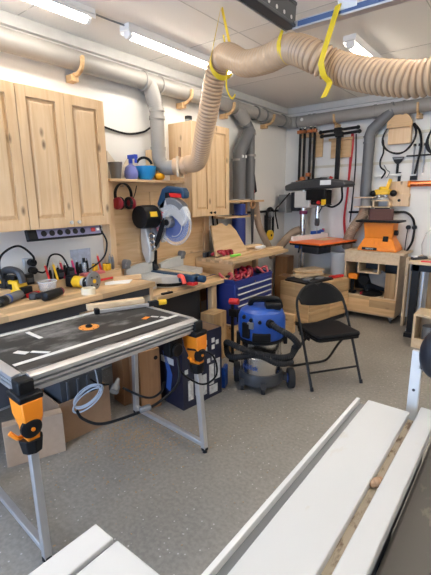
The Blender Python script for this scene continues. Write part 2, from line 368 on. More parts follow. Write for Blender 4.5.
# back wall drop
t = thing('drop_pipe', 'dark grey drop pipe bending down the back wall beside the round-topped board', 'pipe', (1.25, 5.31, 1.53), group='drop pipes')
MB().sweep([(1.42, 5.325, 2.50), (1.30, 5.32, 2.39), (1.255, 5.315, 2.35), (1.235, 5.31, 2.29), (1.23, 5.31, 1.54)], .066, 24).build('pipe', GREYD, t)
for z in (2.27, 2.20): MB().cyl((1.23, 5.31, z - .008), (1.23, 5.31, z + .008), .071, seg=24).build('collar', GREYD, t)
t = thing('blast_gate', 'wooden blast gate at the foot of the dark back wall pipe', 'gate', (1.25, 5.3, 1.4))
MB().box(1.13, 1.37, 5.19, 5.42, 1.52, 1.535).build('plate', PLY, t); MB().box(1.14, 1.36, 5.19, 5.42, 1.405, 1.42).build('plate', PLY, t)
MB().cyl((1.25, 5.31, 1.42), (1.25, 5.31, 1.52), .07).build('sleeve', GREYP, t)
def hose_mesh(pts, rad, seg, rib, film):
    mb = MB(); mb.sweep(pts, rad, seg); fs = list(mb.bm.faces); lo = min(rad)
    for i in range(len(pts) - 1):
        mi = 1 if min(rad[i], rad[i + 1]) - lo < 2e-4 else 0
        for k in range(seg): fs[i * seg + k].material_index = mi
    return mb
def ribbed(path, r, pitch, depth, seg=28, n=40):
    P = spline(path, n); L = [0]
    for a, b in zip(P, P[1:]): L.append(L[-1] + (b - a).length)
    tot = L[-1]; m = int(tot / pitch) * 6; pts = []; rad = []; j = 0
    for i in range(m + 1):
        d = tot * i / m
        while j < len(L) - 2 and L[j + 1] < d: j += 1
        f = (d - L[j]) / max(1e-9, L[j + 1] - L[j]); pts.append(P[j].lerp(P[j + 1], f)); q = pts[-1]; sm = max(0, min(1, (q.x - 1.15) / .1, (1.86 - q.x) / .12)) if r > .065 and r < .067 and q.z > 2.25 else 0
        rad.append(r + depth * ((1 - .75 * sm) * (1, .85, .4, 0, .4, .85)[i % 6] + .75 * sm))
    return pts, rad
p, r = ribbed([(1.24, 5.3, 1.41), (1.23, 5.27, 1.3), (1.15, 5.2, 1.15), (1.08, 5.22, 1.0), (1.04, 5.3, .88)], .062, .022, .005)
MB().sweep(p, r, 20).solo('suction_hose', HOSEB, 'short brown hose hanging from the back wall gate behind the drill', 'hose')
# hose, right to left: from over the photographer to the gate
HP = [(3.3, 1.80, 2.10), (2.9, 1.86, 2.03), (2.56, 1.90, 2.005), (2.44, 1.91, 2.022), (2.30, 1.94, 2.065), (2.13, 1.99, 2.14), (1.97, 2.06, 2.24), (1.80, 2.13, 2.325),
      (1.62, 2.19, 2.315), (1.42, 2.25, 2.345), (1.25, 2.31, 2.44), (1.15, 2.36, 2.44), (1.06, 2.40, 2.34), (.95, 2.47, 2.17), (.80, 2.58, 2.0), (.64, 2.72, 1.875), (.50, 2.82, 1.835), (.36, 2.88, 1.84)]
HP = [(x, y, z) if x < 2.05 else (2.95 + (x - 2.95) * 1.05, y * 1.05, 1.55 + (z - 1.55) * 1.05) for x, y, z in HP]
HP = [(x, y, z + (.018 if x < 1.75 else .008)) for x, y, z in HP]
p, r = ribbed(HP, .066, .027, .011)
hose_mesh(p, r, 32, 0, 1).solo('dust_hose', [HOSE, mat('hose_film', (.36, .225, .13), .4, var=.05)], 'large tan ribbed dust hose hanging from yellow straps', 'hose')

def bracket(label, y=None, x=None):
    t = thing('pipe_bracket', label, 'bracket', (0, 0, 0), 0, 'wooden pipe brackets', world=False)
    poly = arc(.1, 0, .104, -110, 12, 14) + arc(.1, 0, .078, 12, -110, 14)
    MB().prism(poly, -.011, .011, 'xz').build('hook', PINEX, t)
    MB().box(0, .085, -.03, .03, -.135, -.085).build('block', STAVEX, t, .003)
    return t
B0 = bracket('wooden hook bracket holding the dust pipe above the left wall cabinets'); B0.location = (0.001, 1.93, 2.56)
for y, s in ((3.15, 'second wooden pipe bracket from the left, over the second wall cabinet'), (3.86, 'wooden pipe bracket just left of the grey twin drop pipe'), (4.74, 'wooden pipe bracket on the left wall nearest the corner')):
    dup(B0, (0.001, y, 2.56), s)
for x, s in ((.78, 'wooden pipe bracket on the back wall above the black pipe clamps'), (1.77, 'wooden pipe bracket on the back wall right of the round-topped board')):
    dup(B0, (x, YB - .001, 2.56), s, R(-90))

# ------------------------------------------------------------ ceiling track and yellow straps
t = thing('ceiling_track', 'dark steel ceiling track with slots and a crossing aluminium rail', 'rail', (1.88, 1.5, 2.36))
MB().box(1.857, 1.91, .3, 1.975, 2.363, 2.475).box(1.91, 1.918, .3, 1.975, 2.363, 2.378).box(1.91, 1.918, .3, 1.975, 2.46, 2.475).box(1.87, 1.90, .3, 1.9, 2.475, 2.50).build('track', DGREY, t, .003)
MB().box(1.857, 1.863, .3, 1.975, 2.358, 2.363).box(1.912, 1.92, .3, 1.975, 2.475, 2.479).build('edge_strip', ALU, t)
for y in (1.45, 1.52, 1.59, 1.72, 1.79, 1.86, 1.93):
    MB().cyl((1.91, y, 2.40), (1.9115, y, 2.40), .009).build('bolt', ALU, t)
MB().box(1.90, 4.5, 1.965, 2.01, 2.354, 2.362).box(1.90, 4.5, 1.962, 1.970, 2.354, 2.392).box(1.90, 4.5, 2.004, 2.012, 2.354, 2.392).build('cross_rail', ALU, t, .002)
MB().box(1.93, 4.5, 1.959, 1.962, 2.363, 2.385).build('rail_inset', mat('blue_grey_paint', (.07, .11, .22), .4), t)
MB().box(2.15, 2.20, 1.97, 2.01, 2.392, ZC).box(2.13, 2.22, 1.955, 1.965, 2.375, 2.44).build('hanger', ALUP, t, .004)
MB().box(1.86, 1.91, 1.5, 1.55, 2.47, ZC).build('hanger', ALUP, t)
def strap(label, pts, w, d):
    mb = MB(); P = spline(pts, 6); d = Vector(d).normalized()
    mb.rings([[p + d * w / 2 + Vector((0, -.002, .001)), p - d * w / 2 + Vector((0, -.002, .001)), p - d * w / 2 + Vector((0, .002, -.001)), p + d * w / 2 + Vector((0, .002, -.001))] for p in P])
    return mb.solo('hanging_strap', STRAP, label, 'strap', 'yellow hose straps')
def loopstrap(label, top, c, r, w, d, tail=None):
    c = Vector(c); d = Vector(d).normalized(); s = d.cross(Vector((0, 0, 1))).normalized(); u = Vector((0, 0, 1))
    top = Vector(top); P = [top] + [c + s * r * math.cos(R(a)) + u * r * math.sin(R(a)) for a in range(25, -206, -15)] + [top + s * -.006]
    mb = MB(); mb.rings([[p + d * w / 2, p - d * w / 2, p - d * w / 2 + (p - c).normalized() * .004, p + d * w / 2 + (p - c).normalized() * .004] for p in P])
    if tail: mb.rings([[p + d * w / 2, p - d * w / 2, p - d * w / 2 + Vector((0, .004, 0)), p + d * w / 2 + Vector((0, .004, 0))] for p in [Vector(q) for q in tail]])
    return mb.solo('hanging_strap', STRAP, label, 'strap', 'yellow hose straps')
loopstrap('yellow strap carrying the highest bend of the tan hose', (1.17, 2.35, 2.768), (1.17, 2.352, 2.435), .088, .03, (-.6, .3, -.75))
def bandstrap(label, pts, w, d):
    P = spline(pts, 5); d = Vector(d).normalized(); mb = MB(); n = len(P); rs = []
    for i, p in enumerate(P):
        tn = (P[min(i + 1, n - 1)] - P[max(i - 1, 0)]).normalized(); nn = tn.cross(d).normalized() * .002
        rs.append([p + d * w / 2 + nn, p - d * w / 2 + nn, p - d * w / 2 - nn, p + d * w / 2 - nn])
    return mb.rings(rs).solo('hanging_strap', STRAP, label, 'strap', 'yellow hose straps')
def around(c, r, top, a0, a1, f, tail=()):
    c = Vector(c); f = Vector(f).normalized(); u = Vector((0, 0, 1))
    return [top] + [c + f * r * math.cos(R(a)) + u * r * math.sin(R(a)) for a in range(a0, a1, -30)] + list(tail)
bandstrap('yellow strap hanging from the end of the dark ceiling track', around((1.80, 2.135, 2.343), .082, (1.84, 1.99, 2.40), 20, -200, (-.36, -.93, 0)), .030, (-.93, .36, 0))
bandstrap('longest yellow strap, hanging from the aluminium rail with a loose tail', around((2.11, 2.008, 2.165), .084, (2.135, 1.955, 2.40), 20, -75, (-.40, -.92, 0), [(2.09, 1.975, 2.05), (2.08, 1.965, 2.02)]), .036, (-.92, .40, 0))
MB().tube([(1.19, 2.34, 2.60), (1.23, 2.33, 2.42), (1.22, 2.33, 2.28), (1.26, 2.335, 2.2), (1.29, 2.335, 2.22)], .006).solo('hanging_rope', STRAP, 'thin yellow cord end dangling below the bend of the hose', 'cord')

# ------------------------------------------------------------ wall cabinets
def panel_door(mb, y0, y1, z0, z1, x, fr=.062):
    mb.box(x, x + .02, y0, y0 + fr, z0, z1).box(x, x + .02, y1 - fr, y1, z0, z1).box(x, x + .02, y0 + fr, y1 - fr, z0, z0 + fr * 1.1).box(x, x + .02, y0 + fr, y1 - fr, z1 - fr * 1.1, z1)
    a, b, c, d = y0 + fr, y1 - fr, z0 + fr * 1.1, z1 - fr * 1.1; k = .028
    mb.box(x, x + .004, a, b, c, d)
    mb.hexa([(x + .003, a + .006, c + .006), (x + .003, b - .006, c + .006), (x + .003, b - .006, d - .006), (x + .003, a + .006, d - .006),
             (x + .017, a + k, c + k), (x + .017, b - k, c + k), (x + .017, b - k, d - k), (x + .017, a + k, d - k)])
    return mb
def wall_cabinet(label, y0, y1, z0, z1, d, knobs):
    t = thing('wall_cabinet', label, 'cabinet', (d / 2, (y0 + y1) / 2, z0), group='pine wall cabinets')
    MB().box(.002, d - .021, y0, y1, z0, z1).build('body', PINE, t, .002)
    ym = (y0 + y1) / 2
    for i, (a, b) in enumerate(((y0 + .001, ym - .0015), (ym + .0015, y1 - .001))):
        dr = panel_door(MB(), a, b, z0 - .004, z1 + .002, d - .02).build('door', PINE, t, .0025)
        yk = b - .03 if i == 0 else a + .03
        MB().lathe([(.006, 0), (.006, .012), (.013, .016), (.014, .022), (.008, .026)], (d, yk, z0 + .03), (0, R(90), 0), 14).build('knob', ALU if knobs else BLACKM, dr)
    return t
wall_cabinet('pine wall cabinet cut by the left picture edge', .66, 1.328, 1.355, 2.258, .32, True)
wall_cabinet('two-door pine wall cabinet with chrome knobs above the power strip', 1.332, 1.992, 1.355, 2.258, .32, True)
wall_cabinet('pine wall cabinet behind the hanging hose, above the leaning board', 2.995, 3.615, 1.365, 2.262, .3, False)
t = thing('jar', 'small black-lidded jar on top of the second wall cabinet', 'jar', (.2, 3.08, 2.262))
MB().cyl((.2, 3.08, 2.262), (.2, 3.08, 2.295), .032).build('body', glassy('jar_glass', (.3, .33, .32), .6), t); MB().cyl((.2, 3.08, 2.295), (.2, 3.08, 2.325), .036).build('lid', BLACK, t, .003)

# power strip
t = thing('power_strip', 'lilac-grey power strip with sockets under the wall cabinet', 'power strip', (.27, 1.63, 1.26))
g = Matrix.Translation((.262, 1.63, 1.31)) @ Euler((0, R(-16), 0)).to_matrix().to_4x4()
MB().box(-.03, .015, -.30, .30, -.04, .042, g).build('housing', BLACK, t, .006)
MB().box(.015, .02, -.235, .28, -.03, .032, g).build('face', LILAC, t)
for i in range(6):
    y = -.19 + i * .062
    MB().lathe([(.021, .0), (.021, .004), (.012, .0045)], M=g @ Matrix.Translation((.02, y, 0)) @ Euler((0, R(90), 0)).to_matrix().to_4x4(), seg=16).build('socket', BLACK, t)
MB().box(.02, .026, .195, .23, -.014, .016, g).build('switch', RED, t, .002)
MB().box(.02, .0215, .245, .27, -.008, .012, g).build('rating_label', PAPER, t)
MB().tube([(.27, 1.93, 1.30), (.28, 1.965, 1.20), (.24, 1.95, 1.08), (.17, 1.85, .99), (.1, 1.72, .96)], .007).build('cable', BLACK, t)

# wall panel with shelf behind the saw
t = thing('panel_shelf', 'pine wall panel topped by a narrow shelf behind the mitre saw', 'shelf', (.08, 2.7, .757))
MB().box(.002, .05, 2.19, 3.52, .757, 1.69).build('back_panel', PINEY, t)
MB().box(.002, .2, 2.10, 3.0, 1.69, 1.712).build('shelf_board', PINEY, t, .002)
MB().box(.05, .075, 2.16, 3.53, 1.61, 1.69).build('top_rail', PINEY, t, .002)
MB().box(.002, .11, 2.13, 2.19, .89, 1.69).build('side_board', PINE, t, .002)
MB().box(.05, .075, 3.44, 3.53, .94, 1.61).build('side_rail', PINE, t, .002)
MB().box(.05, .062, 2.66, 2.70, .96, 1.61).build('middle_strip', PINE, t)
MB().box(.05, .085, 2.19, 3.52, .757, .96).build('bottom_rail', PINEY, t, .002)
t = thing('cup', 'grey metal cup at the left end of the narrow shelf', 'cup', (.12, 2.225, 1.712))
MB().lathe([(.042, 1.712), (.06, 1.85), (.056, 1.85), (.04, 1.72)], (.12, 2.225, 0)).build('body', mat('grey_cup_metal', (.2, .2, .2), .35, metal=.7), t)
MB().torus((.12, 2.225, 1.85), .058, .003).build('rim', STEEL, t)
t = thing('spray_bottle', 'blue-violet spray bottle between the grey cup and blue bowl', 'bottle', (.13, 2.385, 1.712))
MB().lathe([(.045, 1.712), (.06, 1.74), (.06, 1.78), (.045, 1.82), (.018, 1.84), (.016, 1.86)], (.13, 2.385, 0)).build('body', mat('violet_bottle', (.22, .25, .62), .15), t)
MB().cyl((.13, 2.385, 1.85), (.13, 2.385, 1.885), .018).box(.105, .21, 2.37, 2.40, 1.885, 1.92).box(.19, .205, 2.375, 2.395, 1.85, 1.89).build('trigger_head', mat('bottle_blue', (.02, .07, .55), .35), t, .003)
t = thing('bowl', 'bright blue bowl with tools in it on the narrow shelf', 'bowl', (.12, 2.565, 1.712))
MB().lathe([(.05, 1.712), (.085, 1.76), (.098, 1.835), (.092, 1.835), (.08, 1.77), (.045, 1.72)], (.12, 2.565, 0)).build('body', LBLUE, t)
MB().torus((.11, 2.56, 1.84), .07, .012, (R(90), 0, R(60)), arc=(0.2, 2.8)).solo('curved_black_handle', BLACK, 'black curved handle sticking out of the blue bowl', 'handle')
t = thing('duck_clip', 'small orange-yellow plastic cover right of the blue bowl', 'cover', (.14, 2.72, 1.712)); t.name = 'plastic_cover'; OFF[t.name] = Vector((.14, 2.72, 1.712))
MB().ball((.14, 2.72, 1.748), (.04, .06, .036)).build('body', mat('amber_plastic', (.9, .42, .01), .35), t); MB().ball((.15, 2.76, 1.785), (.02, .025, .02)).build('knob', MATS['amber_plastic'], t)
MB().prism([(2.20, 1.712), (2.70, 1.712), (2.76, 1.93), (2.60, 1.82), (2.46, 1.93), (2.36, 1.80), (2.22, 1.95)], .02, .03, 'yz').solo('card_sheet', mat('cream_card', (.66, .58, .46), .7), 'cream cut cardboard sheet standing behind the blue bowl', 'sheet')
MB().box(.022, .10, 2.66, 2.75, 1.712, 1.99).solo('board_offcut', PINE, 'upright pale board between the bowl and the elbow pipe', 'board', bevel=.002)
# ear muffs on the panel
t = thing('ear_muffs', 'dark red ear muffs with black headband hanging on the panel', 'ear muffs', (.11, 2.30, 1.44))
MB().cyl((.05, 2.30, 1.655), (.12, 2.30, 1.655), .006).build('hook', STEEL, t)
mb = MB(); P = [Vector((.11, 2.30 + .085 * math.cos(R(a)), 1.58 + .095 * math.sin(R(a)))) for a in range(-25, 206, 11)]
mb.rings([[p + Vector((.016, 0, 0)), p - Vector((.016, 0, 0)), p - Vector((.016, 0, 0)) + (p - Vector((.11, 2.30, 1.58))).normalized() * .007, p + Vector((.016, 0, 0)) + (p - Vector((.11, 2.30, 1.58))).normalized() * .007] for p in P]).build('headband', RUB, t)
for s in (-1, 1):
    c = MB().lathe([(.038, -.022), (.053, -.016), (.055, .012), (.042, .03), (.018, .036)], (.12, 2.30 + s * .07, 1.51), (R(-80 * s), R(20), 0), 18).build('ear_cup', DRED, t)
    MB().torus((.12, 2.30 + s * .046, 1.51), .042, .014, (R(90), R(15 * s), 0)).build('cushion', RUB, c)
MB().tube([(.13, 2.38, 1.53), (.14, 2.41, 1.60), (.14, 2.43, 1.66)], .004).build('antenna', BLACK, t)
MB().tube([(.003, 2.0, 2.20), (.012, 2.18, 2.15), (.012, 2.45, 2.115), (.012, 2.65, 2.15), (.01, 2.75, 2.20)], .009).solo('wall_cable', BLACK, 'black cable sagging on the white wall above the shelf', 'cable')

# ------------------------------------------------------------ benches
t = thing('workbench', 'long wooden workbench under the left wall cabinets', 'workbench', (.3, 1, 0))
MB().box(.002, .59, -1.2, 2.187, .84, .88).build('worktop', TOP, t, .003)
MB().box(.53, .56, -1.1, 2.14, .775, .84).build('apron', DGREY, t)  # dark grey puts the shade under the worktop into the apron's colour
MB().box(.10, .56, 2.15, 2.186, .02, .84).build('end_panel', PINE, t, .002)
for y in (-.9, .5, 1.55): MB().box(.46, .53, y, y + .07, 0, .84).build('leg', PINE, t)
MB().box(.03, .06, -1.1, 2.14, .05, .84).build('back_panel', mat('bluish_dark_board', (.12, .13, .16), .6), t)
t = thing('tool_rack', 'low wooden rack holding pencils and chisels along the bench back', 'rack', (.1, 1.7, .88))
MB().box(.07, .17, 1.05, 2.18, .88, .945).build('block', PINEY, t, .002)
t = thing('saw_bench', 'lower wooden bench carrying the mitre saw', 'workbench', (.3, 2.8, 0))
MB().box(.002, .6, 2.19, 3.40, .71, .747).build('worktop', TOP, t, .003)
MB().box(.28, .34, 3.28, 3.34, 0, .71).build('leg', PINE, t); MB().box(.04, .09, 3.28, 3.34, 0, .71).build('leg', PINE, t)
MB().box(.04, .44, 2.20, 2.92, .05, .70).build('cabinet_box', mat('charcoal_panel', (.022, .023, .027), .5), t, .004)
MB().box(.50, .55, 2.97, 3.05, 0, .71).build('leg', PINE, t)
t = thing('raised_bench', 'raised wooden bench top right of the mitre saw', 'workbench', (.3, 3.8, 0))
MB().box(.09, .6, 3.262, 4.46, .872, .91).build('worktop', TOP, t, .003)
MB().box(.09, .585, 3.262, 3.30, .748, .872).build('end_board', STAVEX, t, .002)
MB().box(.09, .12, 3.30, 4.44, .4, .872).build('back_board', PINEY, t)
MB().box(.12, .18, 4.36, 4.42, 0, .872).build('leg', PINE, t)

# things on the raised bench
MB().prism([(3.05, .912), (3.66, .912), (3.56, 1.18), (3.48, 1.27), (3.40, 1.24), (3.32, 1.29), (3.22, 1.26), (3.13, 1.27)], 0, .018, 'yz',
           Matrix.Translation((.30, .30, 0)) @ Matrix.Translation((0, 0, .912)) @ Euler((0, R(-22), 0)).to_matrix().to_4x4() @ Matrix.Translation((0, 0, -.912))).solo('ragged_board', PINEY, 'pine board with a ragged top edge leaning under the second cabinet', 'board')
def plank(label, p0, p1, w, h, m=PINEY): return MB().beam(p0, p1, w, h).solo('plank', m, label, 'plank', 'loose planks on the raised bench', .002)
plank('long pale plank lying along the front of the raised bench', (.46, 3.20, .922), (.40, 4.15, .922), .09, .022)
plank('short plank end sticking out right of the stacked planks', (.30, 3.98, .921), (.46, 4.50, .921), .11, .02)
plank('plank lying askew on top of the other raised bench planks', (.16, 3.60, .955), (.30, 4.25, .962), .10, .028)
plank('plank at the back of the raised bench under the askew one', (.12, 3.55, .925), (.14, 4.35, .925), .12, .028)
MB().boxc((.36, 4.18, .945), (.10, .12, .03), (0, 0, .2)).solo('plastic_block', PAPER, 'white plastic block on the raised bench planks', 'block', bevel=.008)
t = thing('corded_tool', 'small green cordless tool with hanging cable under the second cabinet', 'power tool', (.14, 3.75, .945)); t.name = 'green_tool'; OFF[t.name] = Vector((.14, 3.75, .945))
t['label'] = 'dark green round tool at the back of the raised bench'
MB().lathe([(.03, -.04), (.05, -.03), (.05, .03), (.03, .04)], (.16, 3.70, .995), (0, R(90), 0)).box(.12, .2, 3.70, 3.82, .945, .985).build('body', TEAL, t, .004)
MB().cyl((.2, 3.70, .995), (.208, 3.70, .995), .022).build('cap', STEEL, t)
for i, y in enumerate((3.66, 3.74)):
    MB().tube([(.02, y, 1.36), (.03, y + .01, 1.2), (.05, y + .03, 1.05), (.10, y + .05, .97)], .011).solo('hanging_cable', BLACK, ('left', 'right')[i] + ' one of two thick black cables under the second cabinet', 'cable', 'cables under the second cabinet')
for i, (x, y, a) in enumerate(((.30, 3.40, .3), (.34, 3.52, -.5), (.26, 3.50, .9))):
    t = thing('spring_clamp', ('dark red clamp nearest the mitre saw on the raised bench', 'dark red clamp right in front of the ragged board', 'dark red clamp behind the other two by the ragged board')[i], 'clamp', (x, y, .912), a, 'red clamps on the raised bench', world=False)
    MB().tube([(-.07, -.02, .02), (-.02, .0, .05), (.04, .03, .06), (.08, .02, .03)], .017).build('jaw', DRED, t)
    MB().tube([(-.06, .04, .018), (.0, .02, .04), (.06, -.03, .05), (.09, -.03, .025)], .017).build('jaw', DRED, t)
    MB().cyl((-.02, -.01, .03), (-.02, .04, .03), .02).build('spring', BLACK, t)
for i, y in enumerate((3.27, 3.31, 3.36)):
    MB().cyl((.20, y + .02, .912), (.20, y + .02, .965), .022).solo('small_jar', [DGREY, BLACK, DGREY][i], ('leftmost', 'middle', 'rightmost')[i] + ' of three small dark jars beside the red clamps', 'jar', 'dark jars on the raised bench', .003)
MB().prism([(-.07, -.012), (.02, -.02), (.075, -.01), (.075, .012), (.02, .012), (-.07, .012)], .934, .958, 'xy', Matrix.Translation((.52, 3.42, 0)) @ Euler((0, 0, R(80))).to_matrix().to_4x4()).solo('marker_tool', GREEN, 'bright green plastic tool on the front edge of the raised bench', 'tool', bevel=.003)

# ------------------------------------------------------------ mitre saw
t = thing('mitre_saw', 'blue and grey sliding mitre saw with a clear-guarded blade', 'mitre saw', (.3, 2.63, .747))
SY = 2.63
MB().box(.10, .40, 2.27, 3.02, .80, .86).box(.12, .36, 2.30, 2.42, .747, .80).box(.12, .36, 2.86, 2.98, .747, .80).build('base', CAST, t, .006)
MB().lathe([(.20, .752), (.215, .757), (.215, .855), (.20, .862)], (.30, SY, 0), seg=40).build('turntable', CAST, t)
MB().lathe([(.217, .765), (.222, .77), (.222, .79), (.217, .795)], (.30, SY, 0), seg=40).build('scale_ring', BLACK, t)
MB().prism([(.14, SY - .085), (.34, SY - .10), (.66, SY - .05), (.66, SY + .05), (.34, SY + .10), (.14, SY + .085)], .80, .874).build('arm', BLUES, t, .012)
MB().box(.14, .62, SY - .03, SY + .03, .874, .884).build('kerf_insert', PLY, t, .002)
k = MB().cyl((.66, SY, .845), (.71, SY, .845), .018).build('mitre_lock', BLACK, t); MB().cyl((.69, SY, .845), (.745, SY, .845), .032).build('knob', BLUES, k, .006)
MB().tube([(.53, SY - .10, .865), (.57, SY - .11, .872), (.60, SY - .12, .85), (.62, SY - .125, .81)], .019).build('bevel_lever', PINK, t)
MB().box(.61, .69, SY - .09, SY - .02, .79, .815).build('detent_lever', RED, t, .004)
for a, b in ((2.25, 2.58), (2.68, 3.01)): MB().prism([(a, .86), (b, .86), (b, .93), (b - .03, .965), (a + .12, .95), (a, .92)], .11, .145, 'yz').build('fence', CAST, t, .004)
for y in (2.27, 3.0): MB().cyl((.10, y, .985), (.165, y, .985), .030).box(.10, .15, y - .03, y + .03, .93, .985).build('clamp_knob', MGREY, t, .004)
MB().prism([(.06, .86), (.20, .86), (.155, .93), (.165, 1.06), (.11, 1.08), (.085, .94)], SY - .06, SY + .0, 'xz').build('tilt_support', BLACK, t, .01)
MB().prism([(.07, 1.05), (.13, .93), (.18, .97), (.19, 1.08), (.15, 1.24), (.13, 1.34), (.07, 1.34), (.06, 1.18)], SY - .12, SY - .06, 'xz').build('hinge_arm', CAST, t, .012)
MB().prism([(.16, 1.05), (.24, 1.10), (.26, 1.20), (.20, 1.30), (.15, 1.24)], SY - .09, SY - .04, 'xz').build('link_arm', MGREY, t, .01)
for z in (1.10, 1.15, 1.20): MB().torus((.20, SY - .10, z), .032, .008, (R(90), 0, 0)).build('spring', STEEL, t)
MB().lathe([(.06, -.20), (.10, -.19), (.105, -.15), (.105, -.02), (.08, .0)], (.20, SY - .05, 1.385), (R(-90), 0, 0), 24).build('motor', BLACK, t)
MB().boxc((.302, SY - .16, 1.41), (.012, .08, .045), (0, R(-14), 0)).build('rating_label', YEL, t)
ug = [(.215, 1.20)] + arc(.40, 1.345, .205, 205, 12, 18) + [(.57, 1.33), (.53, 1.30), (.47, 1.36), (.40, 1.40), (.32, 1.33), (.30, 1.20), (.27, 1.14)]
gd = MB().prism(ug, SY - .05, SY + .015, 'xz').build('upper_guard', mat('guard_grey', (.52, .52, .51), .4, metal=.2), t, .012)
MB().prism(arc(.40, 1.345, .209, 105, 40, 8) + arc(.40, 1.345, .15, 40, 105, 8), SY - .056, SY + .02, 'xz').build('guard_inset', MGREY, t, .006)
text('BOSCH', .060, (.265, SY - .0525, 1.34), (R(90), R(-68), 0), mat('lettering_red', (.6, .05, .05), .5), gd)
MB().lathe([(.166, -.002), (.166, .002)], (.425, SY - .02, 1.325), (R(90), 0, 0), 48).build('blade', mat('blue_blade', (.10, .14, .32), .35, metal=.2), t)
MB().lathe([(.192, -.012), (.197, 0), (.192, .012)], (.435, SY - .03, 1.325), (R(90), 0, 0), 40, cap=False).build('guard_rim', glassy('guard_rim', (.85, .86, .88), .5), t)
MB().lathe([(.13, .022), (.194, .018), (.196, .012)], (.435, SY - .03, 1.325), (R(90), 0, 0), 40, cap=False).build('clear_guard', glassy('clear_guard', (.8, .83, .88), .22), t)
MB().torus((.43, SY - .045, 1.31), .10, .004, (R(90), 0, 0), arc=(-1.8, 1.0)).build('guard_rib', glassy('guard_rim', (1, 1, 1)), t)
MB().cyl((.38, SY - .08, 1.335), (.38, SY - .02, 1.335), .05).build('arbor', MGREY, t, .004); MB().cyl((.38, SY - .085, 1.335), (.38, SY - .079, 1.335), .028).build('arbor_bolt', BLACK, t)
MB().prism([(.24, 1.10), (.29, 1.16), (.37, 1.33), (.35, 1.38), (.31, 1.32), (.22, 1.14)], SY - .095, SY - .082, 'xz').build('guard_link', BLACK, t, .004)
hb = [(.26, 1.44), (.23, 1.50), (.30, 1.63), (.36, 1.655), (.55, 1.635), (.58, 1.60), (.575, 1.55), (.54, 1.54), (.53, 1.585), (.40, 1.60), (.35, 1.53), (.33, 1.46)]
h = MB().prism(hb, SY - .05, SY + .02, 'xz').build('handle', BLUES, t, .012)
MB().prism([(.38, 1.595), (.54, 1.585), (.53, 1.55), (.40, 1.555)], SY - .045, SY + .015, 'xz').build('trigger', RED, h, .004)
MB().box(.34, .39, SY - .052, SY + .022, 1.53, 1.60).build('grip_cap', BLACK, h, .006)
MB().boxc((.55, 2.42, .760), (.03, .11, .025), (0, 0, .2)).solo('wood_offcut', PINEY, 'small wood offcut on the saw bench in front of the saw', 'offcut')
MB().boxc((.575, 2.33, .754), (.03, .11, .014), (0, 0, -.1)).solo('black_bit', BLACK, 'flat black tool at the left end of the saw bench', 'tool')

# ------------------------------------------------------------ on the workbench
t = thing('palm_sander', 'yellow and dark grey cordless sander at the left end of the bench', 'power tool', (.14, 1.26, .88), R(20), world=False)
MB().box(-.11, .11, -.06, .06, 0, .022).build('pad', DGREY, t, .004)
MB().prism([(-.11, .022), (.10, .022), (.11, .05), (.075, .075), (.06, .12), (-.09, .13), (-.12, .08)], -.052, .052, 'xz').build('body', YEL, t, .014)
MB().tube([(-.10, 0, .12), (-.08, 0, .175), (.0, 0, .19), (.06, 0, .165), (.075, 0, .10)], .026).build('grip', DGREY, t)
MB().box(.06, .12, -.04, .04, .03, .075).build('vent', BLACK, t, .006)
MB().box(-.10, .03, -.056, .056, .06, .10).build('band', BLACK, t, .004)
MB().boxc((-.02, 0, .135), (.11, .07, .03)).build('battery', BLACK, t, .006)
t = thing('trim_router', 'grey cylindrical trim router with a blue ring at the bench edge', 'power tool', (.28, 1.185, .88), R(122), world=False)
MB().lathe([(.026, -.10), (.031, -.09), (.031, .05), (.026, .08), (.022, .12)], (0, 0, .034), (0, R(90), 0)).build('body', mat('tool_grey', (.16, .16, .165), .45), t)
MB().cyl((-.075, 0, .034), (-.06, 0, .034), .033).build('ring', BLUEV, t)
MB().lathe([(.02, -.16), (.033, -.15), (.033, -.10)], (0, 0, .034), (0, R(90), 0)).build('collar', BLACK, t)
MB().cyl((-.18, 0, .034), (-.155, 0, .034), .02).build('port', DGREY, t)
t = thing('cordless_screwdriver', 'black cordless screwdriver lying in front of the clear tub', 'power tool', (.42, 1.39, .88), R(112), world=False)
MB().lathe([(.02, -.10), (.03, -.095), (.033, -.05), (.03, .03), (.026, .075), (.014, .09)], (0, 0, .034), (0, R(90), 0)).build('body', BLACK, t)
MB().beam((.0, .0, .03), (-.05, .11, .022), .05, .04).build('handle', BLACK, t, .012)
MB().beam((-.045, .10, .022), (-.06, .145, .022), .058, .044).build('battery', DGREY, t, .008)
MB().cyl((.07, 0, .034), (.083, 0, .034), .0275).build('chuck_ring', mat('dull_red_ring', (.25, .03, .05), .4), t)
t = thing('tub', 'small clear plastic tub of screws on the bench', 'tub', (.2, 1.46, .88))
MB().lathe([(.055, .88), (.068, .965), (.064, .965), (.052, .885)], (.22, 1.46, 0)).build('body', CLEAR, t)
MB().lathe([(.05, .885), (.055, .905)], (.22, 1.46, 0)).build('screws', mat('screw_brass', (.5, .4, .2), .4), t); MB().torus((.22, 1.46, .965), .067, .003).build('rim', PAPER, t)
MB().boxc((.24, 1.33, .895), (.03, .10, .03), (0, 0, .2)).solo('red_box', RED, 'small red box left of the clear tub', 'box')
t = thing('router', 'yellow cordless trim router lying with its round steel base showing', 'router', (.36, 1.70, .88), R(14), world=False)
MB().lathe([(.03, -.17), (.045, -.16), (.045, -.05), (.038, -.04)], (0, 0, .05), (0, R(90), 0)).build('motor', YEL, t)
MB().boxc((-.145, 0, .055), (.06, .094, .09)).build('battery', BLACK, t, .01)
MB().lathe([(.036, -.04), (.038, .03), (.030, .05)], (0, 0, .05), (0, R(90), 0)).build('collar', CAST, t)
MB().cyl((-.012, 0, .05), (.008, 0, .05), .0405).build('clamp_ring', BLACK, t)
MB().boxc((.03, -.05, .05), (.04, .03, .04)).build('depth_knob', BLACK, t, .006)
